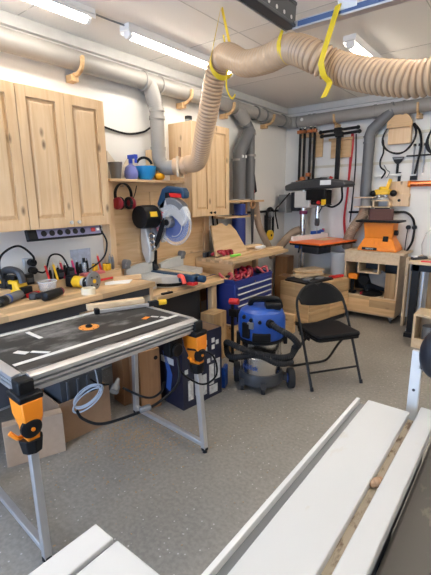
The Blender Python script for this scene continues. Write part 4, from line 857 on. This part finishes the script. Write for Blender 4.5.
MB().box(.21, .24, -.10, .10, 1.05, 1.095).cyl((.20, .12, 1.085), (.26, .12, 1.085), .02).build('fence_stop', BLUEV, tb, .006); MB().cyl((.225, .16, 1.075), (.225, .16, 1.115), .018).build('fence_knob', RED, tb)
MB().box(.30, .46, -.13, .12, .987, .995).build('sacrificial_plate', PLY, tb)
MB().box(-.06, .45, -.05, .05, .86, .94).box(.12, .40, -.16, .12, .80, .90).cyl((.05, -.12, .93), (.05, .12, .93), .03).build('table_bracket', DGREY, t, .01)
MB().tube([(.1, -.12, .93), (.12, -.2, .88), (.12, -.22, .8)], .012).build('crank', BLACKM, t); MB().box(-.06, .06, -.1, .1, .84, .90).build('blue_clamp', BLUEV, t, .01)
t = thing('white_canister', 'white cylindrical canister standing right of the drill press column', 'canister', (.95, 5.29, 0))
MB().cyl((.95, 5.29, 0), (.95, 5.29, .80), .12, seg=28).build('body', WHITE, t, .006); MB().torus((.95, 5.29, .80), .115, .006).build('rim', WHITE, t)
for i, (x, y, w, h, m) in enumerate(((.14, 4.62, .2, .52, BROWNW), (.42, 4.80, .2, .50, BROWNW), (.15, 5.2, .2, .70, BROWNW))):
    MB().boxc((x, y, h / 2), (w, w, h)).solo('wooden_block_box', m, ('brown wooden box on the floor below the belt grinder', 'brown wooden box between the drawer cabinet and the drill press', 'tall brown wooden box in the corner under the hose')[i], 'box', 'wooden boxes in the far corner', .003)

# small corner shelf with blue tube
t = thing('corner_shelf', 'small two-board wooden shelf beneath the twin drop pipes', 'shelf', (.1, 4.05, 1.31))
MB().box(.002, .22, 3.66, 4.48, 1.49, 1.515).build('shelf_board', PINEY, t, .002); MB().box(.002, .20, 3.66, 4.33, 1.31, 1.33).build('shelf_board', PINEY, t, .002)
for y in (3.68, 4.22, 4.30): MB().box(.02, .06, y, y + .03, 1.33, 1.49).build('post', PINE, t)
MB().cyl((.14, 4.04, 1.335), (.14, 4.04, 1.47), .075).box(.07, .21, 3.98, 4.12, 1.335, 1.35).solo('blue_tin', BLUE, 'blue tin standing between the two shelf boards', 'tin')
MB().lathe([(.07, .912), (.085, .93), (.085, 1.28), (.08, 1.305)], (.13, 4.04, 0)).solo('blue_canister', BLUE, 'tall blue canister under the small corner shelf', 'canister')
t = thing('hand_saw', 'dark hand saw hanging on the front of the small corner shelf', 'saw', (.22, 4.2, .95))
MB().prism([(4.17, 1.42), (4.25, 1.42), (4.23, 1.0), (4.20, .96)], .215, .22, 'yz').build('blade', DGREY, t); MB().torus((.222, 4.21, 1.46), .04, .014, (0, R(90), 0)).build('handle', BROWNW, t)
p, r = ribbed([(.14, 4.40, 1.49), (.15, 4.41, 1.36), (.16, 4.45, 1.20), (.18, 4.54, 1.04), (.20, 4.64, .90), (.22, 4.72, .74)], .042, .02, .004)
MB().sweep(p, r, 20).solo('suction_hose', HOSEB, 'brown hose curving down from the small corner shelf', 'hose')
p, r = ribbed([(.20, 4.88, .80), (.25, 4.98, .93), (.34, 5.06, 1.05), (.44, 5.10, 1.10)], .055, .02, .004)
MB().sweep(p, r, 20).solo('suction_hose', HOSEB, 'brown hose rising to the back of the drill press', 'hose')
t = thing('black_case', 'black hanging pouch with a red tag beside the twin drop pipes', 'pouch', (.05, 4.5, 1.5)); t.name = 'hanging_pouch'; OFF[t.name] = Vector((.05, 4.5, 1.5))
MB().prism([(4.42, 1.56), (4.58, 1.62), (4.52, 1.85), (4.53, 2.03), (4.44, 2.03)], .005, .05, 'yz').build('body', BLACK, t, .006); MB().box(.05, .054, 4.45, 4.51, 1.58, 1.64).build('tag', RED, t); MB().box(.02, .05, 4.46, 4.52, 1.50, 1.58).build('end', MGREY, t)
t = thing('belt_grinder', 'black looped belt grinder with a yellow disc on the left wall', 'grinder', (.08, 4.88, .90))
mb = MB(); P = [Vector((.07, 4.89 + .085 * math.cos(R(x)), 1.31 + .085 * math.sin(R(x)))) for x in range(0, 181, 15)] + [Vector((.07, 4.805, 1.05))] + [Vector((.07, 4.87, .97)), Vector((.07, 4.975, 1.05)), Vector((.07, 4.975, 1.31))]
mb.sweep(P, .02, 8).build('belt', BLACK, t); MB().cyl((.03, 4.89, 1.31), (.11, 4.89, 1.31), .04).build('upper_wheel', MGREY, t); MB().cyl((.005, 4.89, 1.05), (.06, 4.89, 1.25), .03).box(.003, .06, 4.85, 4.94, .98, 1.3).build('body', DGREY, t)
MB().cyl((.11, 4.80, 1.03), (.15, 4.80, 1.03), .07).build('yellow_disc', YEL, t, .004); MB().cyl((.15, 4.80, 1.03), (.156, 4.80, 1.03), .016).build('disc_bolt', BLACK, t)
MB().cyl((.03, 4.15, 1.352), (.03, 5.36, 1.352), .016).solo('air_pipe', BLACK, 'thin black air pipe along the left wall by the belt grinder', 'pipe')

# ------------------------------------------------------------ back wall tools
t = thing('clamp_holder', 'wooden holder for the bar clamps near the wall corner', 'holder', (.4, 5.4, 2.1))
MB().box(.24, .58, 5.36, 5.418, 2.35, 2.40).box(.46, .58, 5.385, 5.418, 2.08, 2.35).build('board', PINEX, t, .003)
for i, x in enumerate((.27, .335, .42, .485)):
    t = thing('bar_clamp', ('leftmost', 'second from left', 'third from left', 'rightmost')[i] + ' of four long orange-jawed bar clamps by the corner', 'clamp', (x, 5.33, 1.2), group='bar clamps on the back wall')
    MB().box(x - .014, x + .014, 5.325, 5.350, 1.68, 2.47).build('bar', BLACKM, t); MB().cyl((x, 5.335, 2.47), (x, 5.335, 2.53), .012).build('screw', STEEL, t); MB().cyl((x - .03, 5.335, 2.53), (x + .03, 5.335, 2.53), .008).build('handle', BLACK, t)
    MB().box(x - .03, x + .03, 5.29, 5.35, 2.40, 2.44).build('fixed_jaw', mat('rust_orange', (.50, .16, .05), .45), t, .004); MB().box(x - .028, x + .028, 5.29, 5.35, 1.72 + .05 * (i % 3), 1.77 + .05 * (i % 3)).build('sliding_jaw', MATS['rust_orange'], t, .004)
t = thing('clamp_holder', 'wooden holder behind the black pipe clamps', 'holder', (.83, 5.4, 2.1))
MB().box(.68, 1.0, 5.35, 5.41, 2.27, 2.30).box(.70, .98, 5.395, 5.41, 2.05, 2.27).build('board', PINEX, t, .002)
for i, (x, z, y) in enumerate(((.82, 2.385, 5.31), (.86, 2.325, 5.26))):
    t = thing('pipe_clamp', ('upper and rear of the two black T-shaped pipe clamps', 'lower and front of the two black T-shaped pipe clamps')[i], 'clamp', (x, y, 1.5), group='pipe clamps on the back wall')
    MB().cyl((x - .24, y, z), (x + .26, y, z + .015), .017).build('cross_bar', BLACKM, t)
    for s in (-.24, .26): MB().ball((x + s, y, z + (.015 if s > 0 else 0)), .026).build('end_knob', BLACK, t)
    MB().box(x - .018, x + .018, y, y + .03, 1.66, z).build('bar', BLACKM, t); MB().box(x - .05, x + .05, y - .02, y + .03, z - .03, z + .035).build('head', BLACK, t, .006)
    MB().tube([(x - .02, y, 1.74), (x - .10, y - .01, 1.74), (x - .15, y - .01, 1.66)], .012).build('trigger', BLACK, t)
    if i == 0: MB().boxc((x - .06, y - .02, 1.78), (.04, .03, .06), (0, .5, 0)).build('release', RED, t, .004)
for i, (pts, rr) in enumerate((([(.99, 5.39, 2.36), (1.0, 5.39, 2.2), (.985, 5.385, 1.9), (.97, 5.385, 1.6), (.95, 5.385, 1.3), (.97, 5.385, 1.05)], .011), ([(.97, 5.41, 2.36), (.965, 5.41, 2.0), (.955, 5.41, 1.6), (.93, 5.41, 1.25), (.96, 5.41, 1.0)], .010))):
    MB().tube(pts, rr).solo('hanging_rope', CORDR, ('front', 'rear')[i] + ' of the two red cords hanging down the back wall', 'cord', 'red cords on the back wall')
MB().tube([(1.03, 5.40, 2.33), (1.045, 5.40, 2.0), (1.04, 5.40, 1.6), (1.02, 5.40, 1.2)], .008).solo('hanging_rope', BLACK, 'black cord hanging beside the red cords', 'cord')
MB().tube([(1.0, 5.40, 1.337), (1.3, 5.405, 1.34), (1.60, 5.40, 1.347), (1.72, 5.40, 1.34), (1.80, 5.40, 1.27), (1.83, 5.40, 1.15), (1.83, 5.36, 1.0), (1.80, 5.32, .90), (1.79, 5.25, .865)], .014).solo('air_pipe', BLACK, 'black air pipe along the back wall bending down by the orange sander', 'pipe')
t = thing('holder_board', 'round-topped wooden board holding cable loops on the back wall', 'holder', (1.57, 5.4, 2.16))
MB().prism([(1.44, 2.16), (1.70, 2.16), (1.70, 2.36)] + arc(1.57, 2.36, .13, 0, 180, 12)[1:], 5.36, 5.428, 'xz').build('board', PINE, t, .003); MB().prism([(1.43, 2.345)] + [(1.71, 2.345)] + arc(1.57, 2.365, .145, 0, 180, 12), 5.31, 5.36, 'xz').build('hanger_top', PINEX, t, .003)
def coil(label, x, z, rx, rz, n, r, m, tail=None):
    t = thing('cable_loop', label, 'cable', (x, 5.39, z - rz), group='cable loops on the back wall')
    for i in range(n):
        q = .008 * i
        MB().sweep([Vector((x + (rx - q * 1.5) * math.cos(R(a)) + .01 * math.sin(R(a * 3 + 40 * i)), 5.345 - .006 * i, z + (rz + q) * math.sin(R(a)))) for a in range(0, 361, 12)], r, 6, cap=False).build('loop', m, t)
    if tail: MB().tube(tail, r * 1.1).build('tail', m, t)
    return t
coil('black cable looped around the round-topped board with a long tail', 1.57, 2.24, .19, .19, 2, .009, BLACK, [(1.385, 5.36, 2.22), (1.40, 5.36, 2.08), (1.37, 5.36, 1.98), (1.38, 5.36, 1.90), (1.44, 5.36, 1.84), (1.40, 5.36, 1.76)])
MB().tube([(1.72, 5.37, 2.38), (1.79, 5.37, 2.28), (1.82, 5.37, 2.12), (1.80, 5.37, 1.95), (1.78, 5.37, 1.80)], .013).solo('hanging_rope', BLACK, 'thick black cable hanging right of the round-topped board', 'cable')
coil('black cable loop cut by the right picture edge', 2.01, 2.17, .13, .17, 3, .010, BLACK)
t = thing('brush', 'black triangular spreader hanging under the round-topped board', 'spreader', (1.57, 5.4, 1.78))
MB().prism([(1.50, 2.01), (1.64, 2.01), (1.61, 1.95), (1.585, 1.93), (1.555, 1.93), (1.53, 1.95)], 5.39, 5.41, 'xz').build('head', BLACK, t, .003); MB().box(1.557, 1.585, 5.39, 5.41, 1.80, 1.935).build('handle', BLACK, t, .004); MB().box(1.515, 1.625, 5.385, 5.40, 1.985, 2.0).build('screw_bar', MGREY, t)
for i, (x, z0) in enumerate(((1.745, 1.80), (1.80, 1.78), (1.86, 1.81))):
    t = thing('hanging_square', ('left', 'middle', 'right')[i] + ' of three thin steel rods hanging near the right picture edge', 'rod', (x, 5.40, z0), group='thin steel rods on the back wall')
    MB().box(x - .008, x + .008, 5.395, 5.405, z0, 2.12).build('rod', MGREY, t); MB().box(x - .014, x + .014, 5.39, 5.41, 2.12, 2.15).build('head', BLACK, t)
MB().cyl((1.67, 5.37, 2.012), (1.94, 5.37, 2.012), .010).solo('cross_rod', BLACK, 'short black rod lying across the thin steel rods', 'rod')
t = thing('copper_tube', 'shiny copper-orange tube mounted on the back wall at right', 'tube', (2.1, 5.38, 1.66))
MB().cyl((1.73, 5.38, 1.685), (2.6, 5.38, 1.685), .034).build('tube', COPPER, t); MB().cyl((1.715, 5.38, 1.685), (1.745, 5.38, 1.685), .040).build('end_cap', ORANGE, t, .004)
MB().cyl((1.31, 5.40, 1.79), (1.62, 5.40, 1.80), .018).solo('white_tube', WHITE, 'white tube on the back wall behind the yellow router', 'tube')
MB().box(1.585, 1.615, 5.395, 5.42, 1.72, 1.83).solo('wall_peg', BLACK, 'short black tool hanging above the wooden panel', 'tool'); MB().boxc((1.765, 5.405, 1.755), (.08, .03, .05)).solo('wall_clip', BLACK, 'black clip above the copper-orange tube', 'clip')
t = thing('router', 'yellow plunge router sitting in its wall holder', 'router', (1.45, 5.3, 1.50))
MB().box(1.36, 1.54, 5.24, 5.36, 1.56, 1.625).cyl((1.45, 5.30, 1.56), (1.45, 5.30, 1.66), .05).build('motor', YEL, t, .012); MB().beam((1.49, 5.30, 1.62), (1.53, 5.30, 1.75), .04, .04).build('top_handle', YEL, t, .01)
for x in (1.345, 1.585): MB().ball((x, 5.26, 1.575), (.042, .042, .04)).build('side_knob', BLACK, t)
MB().lathe([(.07, 1.50), (.075, 1.51), (.075, 1.52), (.05, 1.53)], (1.45, 5.30, 0)).build('base', CAST, t)
for x in (1.41, 1.49): MB().cyl((x, 5.29, 1.52), (x, 5.29, 1.57), .010).build('post', STEEL, t)
t = thing('router_shelf', 'wooden wall holder under the yellow plunge router', 'shelf', (1.43, 5.35, 1.40))
MB().box(1.34, 1.55, 5.22, 5.425, 1.48, 1.499).box(1.36, 1.54, 5.25, 5.425, 1.40, 1.415).box(1.345, 1.37, 5.25, 5.425, 1.415, 1.48).box(1.53, 1.55, 5.25, 5.425, 1.415, 1.48).build('frame', PLY, t, .002)
MB().tube([(1.48, 5.3, 1.76), (1.50, 5.33, 1.83), (1.46, 5.35, 1.86), (1.42, 5.36, 1.92)], .006).solo('router_cable', MGREY, 'grey cable rising from the yellow plunge router', 'cable')
t = thing('wall_panel', 'square wooden panel with a small hole below the copper tube', 'panel', (1.6, 5.41, 1.36)); t.name = 'jig_board'; OFF[t.name] = Vector((1.6, 5.41, 1.36))
MB().box(1.50, 1.735, 5.385, 5.428, 1.57, 1.72).build('upper_board', PINE, t, .003); MB().box(1.495, 1.745, 5.37, 5.428, 1.415, 1.57).build('lower_board', PINE, t, .003); MB().cyl((1.63, 5.368, 1.49), (1.63, 5.37, 1.49), .018).build('hole', BLACK, t)
for i, (x, z) in enumerate(((1.76, 1.16), (1.83, 1.16))):
    MB().cyl((x, 5.427, z), (x, 5.38, z), .027).solo('wall_plug', BLACK, ('left', 'right')[i] + ' black plug in the wall right of the orange sander', 'plug', 'plugs by the orange sander', .003)
MB().tube([(1.76, 5.38, 1.14), (1.755, 5.36, 1.0), (1.76, 5.33, .9), (1.77, 5.28, .862)], .006).solo('hanging_cable', BLACK, 'thin black cable hanging from the wall plugs to the cart', 'cable')

# ------------------------------------------------------------ cart with the orange sander
t = thing('tool_cart', 'wooden rolling cart carrying the orange sander', 'cart', (1.48, 5.2, 0))
CX0, CX1, CY0, CY1 = 1.13, 1.79, 4.98, 5.40
MB().box(CX0, CX1 + .05, CY0 - .01, CY1, .855, .88).build('top', PLY, t, .002); MB().box(CX0, CX1, CY0, CY0 + .02, .735, .855).build('upper_rail', PLY, t, .002)
MB().box(CX0, CX0 + .02, CY0 + .02, CY1, .075, .855).build('side_panel', PLY, t, .002); MB().box(CX1 - .02, CX1, CY0 + .02, CY1, .075, .855).build('side_panel', PLY, t, .002)
MB().box(CX0 + .02, CX1 - .02, CY1 - .012, CY1, .075, .855).build('back_panel', DGREY, t); MB().box(CX0 + .02, CX1 - .02, CY0 + .02, CY1 - .012, .29, .31).build('shelf', PLY, t)
MB().box(CX0, CX1, CY0, CY0 + .02, .095, .30).build('drawer', STAVEX, t, .003); MB().box(CX0 + .02, CX1 - .02, CY0 + .02, CY1 - .012, .075, .09).build('bottom', PLY, t)
for x in (CX0 + .06, CX1 - .05):
    for y in (CY0 + .05, CY1 - .06):
        c = MB().box(x - .025, x + .025, y - .02, y + .02, .05, .095).build('caster_fork', MGREY, t); MB().cyl((x - .012, y, .03), (x + .012, y, .03), .03).build('caster_wheel', DGREY, c)
MB().box(1.30, 1.56, CY0 + .02, CY0 + .30, .60, .615).box(1.30, 1.315, CY0 + .02, CY0 + .30, .615, .735).box(1.545, 1.56, CY0 + .02, CY0 + .30, .615, .735).build('drawer_box', PLY, t, .002)
MB().box(CX1 + .07, CX1 + .10, CY0 + .02, CY0 + .10, 0, .84).solo('thin_board', PLY, 'tall thin board standing between the cart and the desk', 'board', 'boards beside the cart', .002)
MB().beam((1.93, 5.05, .0), (1.915, 5.10, .83), .02, .05).solo('thin_board', PLY, 'second tall board leaning just left of the desk', 'board', 'boards beside the cart', .002)
t = thing('mitre_saw', 'small black mitre saw stored inside the rolling cart', 'mitre saw', (1.45, 5.12, .31))
MB().lathe([(.13, .31), (.14, .32), (.14, .34), (.12, .35)], (1.45, 5.12, 0)).build('base', BLACK, t); MB().cyl((1.36, 5.06, .50), (1.36, 5.20, .50), .07).build('motor', BLACK, t, .006)
MB().prism(arc(1.53, .50, .14, -40, 150, 14) + [(1.45, .46)], 5.10, 5.13, 'xz').build('guard', MGREY, t, .006); MB().tube([(1.40, 5.12, .35), (1.36, 5.12, .42), (1.42, 5.12, .52), (1.52, 5.12, .58)], .02).build('arm', BLACK, t); MB().box(1.35, 1.38, 5.0, 5.1, .32, .35).build('lever', DRED, t)
t = thing('cordless_drill', 'orange and black drill hanging at the left inside the cart', 'drill', (1.22, 5.08, .31))
MB().box(1.17, 1.29, 5.04, 5.12, .50, .57).build('body', ORANGE, t, .01); MB().box(1.20, 1.24, 5.06, 5.10, .34, .50).build('grip', BLACK, t, .006); MB().box(1.18, 1.27, 5.04, 5.12, .31, .345).build('battery', BLACK, t, .006)
MB().box(1.64, 1.76, 5.02, 5.06, .31, .62).solo('wood_offcut', STAVEZ, 'upright board stored at the right inside the cart', 'board', bevel=.002)
t = thing('spindle_sander', 'orange belt and spindle sander on top of the rolling cart', 'sander', (1.49, 5.15, .855)); t.location.z = .881; t.scale = (.89, .89, .92)
def frus(mb, z0, z1, a, b): return mb.hexa([(a[0], a[2], z0), (a[1], a[2], z0), (a[1], a[3], z0), (a[0], a[3], z0), (b[0], b[2], z1), (b[1], b[2], z1), (b[1], b[3], z1), (b[0], b[3], z1)])
mb = MB(); frus(mb, .856, .90, (1.24, 1.77, 5.0, 5.34), (1.25, 1.76, 5.01, 5.33)); frus(mb, .90, 1.03, (1.25, 1.76, 5.01, 5.33), (1.31, 1.68, 5.08, 5.31)); mb.build('base', ORANGE, t, .012)
mb = MB(); frus(mb, 1.02, 1.235, (1.31, 1.68, 5.08, 5.31), (1.29, 1.69, 5.06, 5.32)); mb.build('body', ORANGE, t, .01)
MB().box(1.20, 1.78, 4.98, 5.35, 1.235, 1.262).build('table', BLACK, t, .01)
MB().box(1.36, 1.62, 5.12, 5.19, 1.262, 1.41).cyl((1.36, 5.155, 1.262), (1.36, 5.155, 1.41), .035).cyl((1.62, 5.155, 1.262), (1.62, 5.155, 1.41), .035).build('sanding_belt', mat('abrasive_brown', (.13, .06, .05), .8), t); MB().box(1.40, 1.60, 5.14, 5.18, 1.41, 1.425).build('belt_cover', BLACK, t)
MB().boxc((1.60, 5.065, 1.02), (.07, .02, .07), (R(-20), 0, 0)).build('switch', BLACK, t, .006)
pl = MB().boxc((1.41, 5.003, .885), (.20, .012, .035), (R(-8), 0, 0)).build('name_plate', BLACK, t); text('TRITON', .028, (1.41, 4.996, .885), (R(82), 0, 0), PAPER, pl)
for i in range(6): MB().boxc((1.31 + .05 * i, 5.045, .965), (.014, .012, .06), (R(-28), 0, 0)).build('vent_rib', ORANGE, t)
MB().cyl((1.69, 5.14, 1.10), (1.735, 5.14, 1.10), .035).build('side_knob', BLACK, t, .004)

# ------------------------------------------------------------ right-hand desk and box
t = thing('desk', 'black-legged desk with a pale top at the right picture edge', 'desk', (2.4, 5.0, 0))
MB().box(1.965, 3.4, 4.62, 5.40, .822, .85).build('top', PLY, t, .003)
MB().box(1.99, 3.38, 4.66, 4.70, .745, .82).build('apron', BLACKM, t, .003)
for x in (2.0, 3.3): MB().box(x, x + .075, 4.66, 4.73, .03, .82).box(x - .01, x + .085, 4.60, 5.35, 0, .05).build('leg', BLACKM, t, .004)
for x in (2.10,): MB().box(x, x + .02, 4.70, 4.74, .1, .74).build('silver_strip', ALU, t)
MB().box(2.14, 2.9, 4.84, 4.87, .06, .74).solo('standing_board', STAVEZ, 'wide wooden board standing under the desk', 'board', bevel=.002)
MB().boxc((2.02, 4.72, .062), (.05, .09, .03)).solo('white_plug', PAPER, 'small white piece on the desk foot', 'fitting'); 
t = thing('desk_tool', 'grey handled tool on the desk corner by the cart', 'tool', (2.0, 4.7, .85))
MB().beam((1.97, 4.75, .868), (2.09, 4.90, .868), .05, .034).build('body', DGREY, t, .008); MB().boxc((1.99, 4.77, .89), (.05, .04, .02), (0, 0, .9)).build('cap', PAPER, t)
MB().boxc((2.16, 4.68, .856), (.16, .04, .012)).solo('red_ruler', RED, 'flat red tool on the front edge of the desk', 'tool')
t = thing('plastic_bag', 'clear inflated plastic bag standing on the desk', 'bag', (2.17, 4.98, .85))
MB().lathe([(.10, 0), (.15, .05), (.16, .16), (.13, .28), (.05, .36), (.03, .40)], (2.17, 4.98, .85)).build('bag', glassy('bag_film', (.85, .87, .88), .45, .2), t)
t = thing('open_crate', 'open-fronted pale wooden box on the floor below the desk', 'box', (2.4, 4.5, 0))
x0, x1, y0, y1, z1 = 2.13, 2.75, 4.32, 4.62, .36
MB().box(x0, x1, y0, y1, z1 - .022, z1).box(x0, x0 + .022, y0, y1, .0, z1 - .022).box(x1 - .022, x1, y0, y1, 0, z1 - .022).box(x0 + .022, x1 - .022, y1 - .012, y1, 0, z1 - .022).box(x0 + .022, x1 - .022, y0, y0 + .02, 0, .10).box(x0 + .022, x1 - .022, y0 + .02, y1 - .012, 0, .02).build('shell', PLY, t, .002)
MB().cyl((2.27, 4.45, .02), (2.27, 4.45, .22), .07).solo('grey_pot', MGREY, 'grey pot inside the open-fronted box', 'pot')

# ------------------------------------------------------------ sliding table in the foreground
t = thing('sliding_table', 'white sliding saw table with a slot running into the foreground', 'saw table', (2.68, .4, 0))
ST = .85
MB().box(2.582, 2.717, -.9, 1.325, ST - .035, ST).build('table_panel', LAM, t, .003)
MB().box(2.739, 2.792, -.9, 1.385, ST - .035, ST - .001).build('side_strip', LAM, t, .003)
MB().box(2.717, 2.739, -.9, 1.31, ST - .035, ST - .02).build('slot_bed', stained('dusty_slot', (.40, .33, .24), (.12, .07, .04), .52, .66, 45, .7), t)
MB().box(2.543, 2.556, -.9, 1.32, ST - .035, ST).build('side_rail', ALUP, t, .002)
MB().box(2.556, 2.582, -.9, 1.315, ST - .03, ST - .018).build('groove_bed', MGREY, t)
MB().box(2.60, 2.78, -.9, 1.25, ST - .12, ST - .035).build('carriage', MGREY, t, .004)
for y in (-.6, .9): MB().box(2.64, 2.76, y, y + .12, 0, ST - .12).build('leg', DGREY, t, .006)
mb = MB()
for (x, y, s) in ((2.728, .93, .012), (2.722, .92, .009), (2.733, .945, .008)): mb.ball((x, y, ST - .01), (s, s * 1.3, s))
mb.build('wood_chip', CARD, t)
st2 = thing('table_post', 'grey upright post with a big black handle at the sliding table end', 'post', (2.71, 1.36, .849)); st2.name = 'hold_down_post'; OFF[st2.name] = Vector((2.71, 1.36, .849))
MB().box(2.693, 2.727, 1.39, 1.405, .70, 1.04).build('post', ALUP, st2, .002); MB().cyl((2.71, 1.388, .90), (2.71, 1.391, .90), .005).build('bolt', DGREY, st2)
MB().ball((2.775, 1.40, 1.045), (.062, .045, .092), (0, R(8), 0), 24, 14).build('handle', mat('handle_black', (.012, .014, .022), .28), st2)
MB().box(2.72, 2.77, 1.39, 1.41, .98, 1.0).build('arm', DGREY, st2)
MB().box(2.7935, 4.0, -.9, 1.38, 0, .80).solo('shade_block', stained('dusty_dark_shade', (.085, .075, .065), (.28, .23, .17), .56, .74, 20, .6), 'added dark dusty block standing in for shaded floor right of the white sliding table', 'machine', bevel=.01)  # added block; its dark colour stands in for dusty floor in shade
t = thing('extension_table', 'white slotted extension table at the bottom picture edge', 'saw table', (2.5, 0, 0))
MB().box(2.28, 2.343, -.9, .41, ST - .03, ST).build('narrow_panel', LAM, t, .003); MB().box(2.353, 2.505, -.9, .412, ST - .03, ST).build('wide_panel', LAM, t, .003)
MB().box(2.343, 2.353, -.9, .40, ST - .03, ST - .012).build('groove_bed', MGREY, t); MB().box(2.30, 2.49, -.9, .35, ST - .10, ST - .03).build('frame', MGREY, t); MB().box(2.34, 2.46, -.5, -.38, 0, ST - .10).build('leg', DGREY, t)

# ------------------------------------------------------------ sawdust on the floor
mb = MB()
for i in range(900):
    if i < 520: x, y = random.gauss(1.02, .16), random.gauss(1.52, .12)
    elif i < 700: x, y = random.gauss(1.1, .25), random.gauss(1.4, .25)
    else: x, y = random.uniform(1.0, 2.6), random.uniform(.6, 3.2)
    if x < .8 or (i < 700 and y > 1.9): continue
    s = random.uniform(.0022, .0065) * (.6 if i >= 700 else 1); a = random.uniform(0, 3.14)
    mb.boxc((x, y, .0018), (s * 2, s, .003), (0, 0, a))
mb.solo('sawdust', mat('sawdust', (.40, .27, .155), .9, var=.25), 'scattered sawdust on the floor below the router table', 'sawdust', kind='stuff')
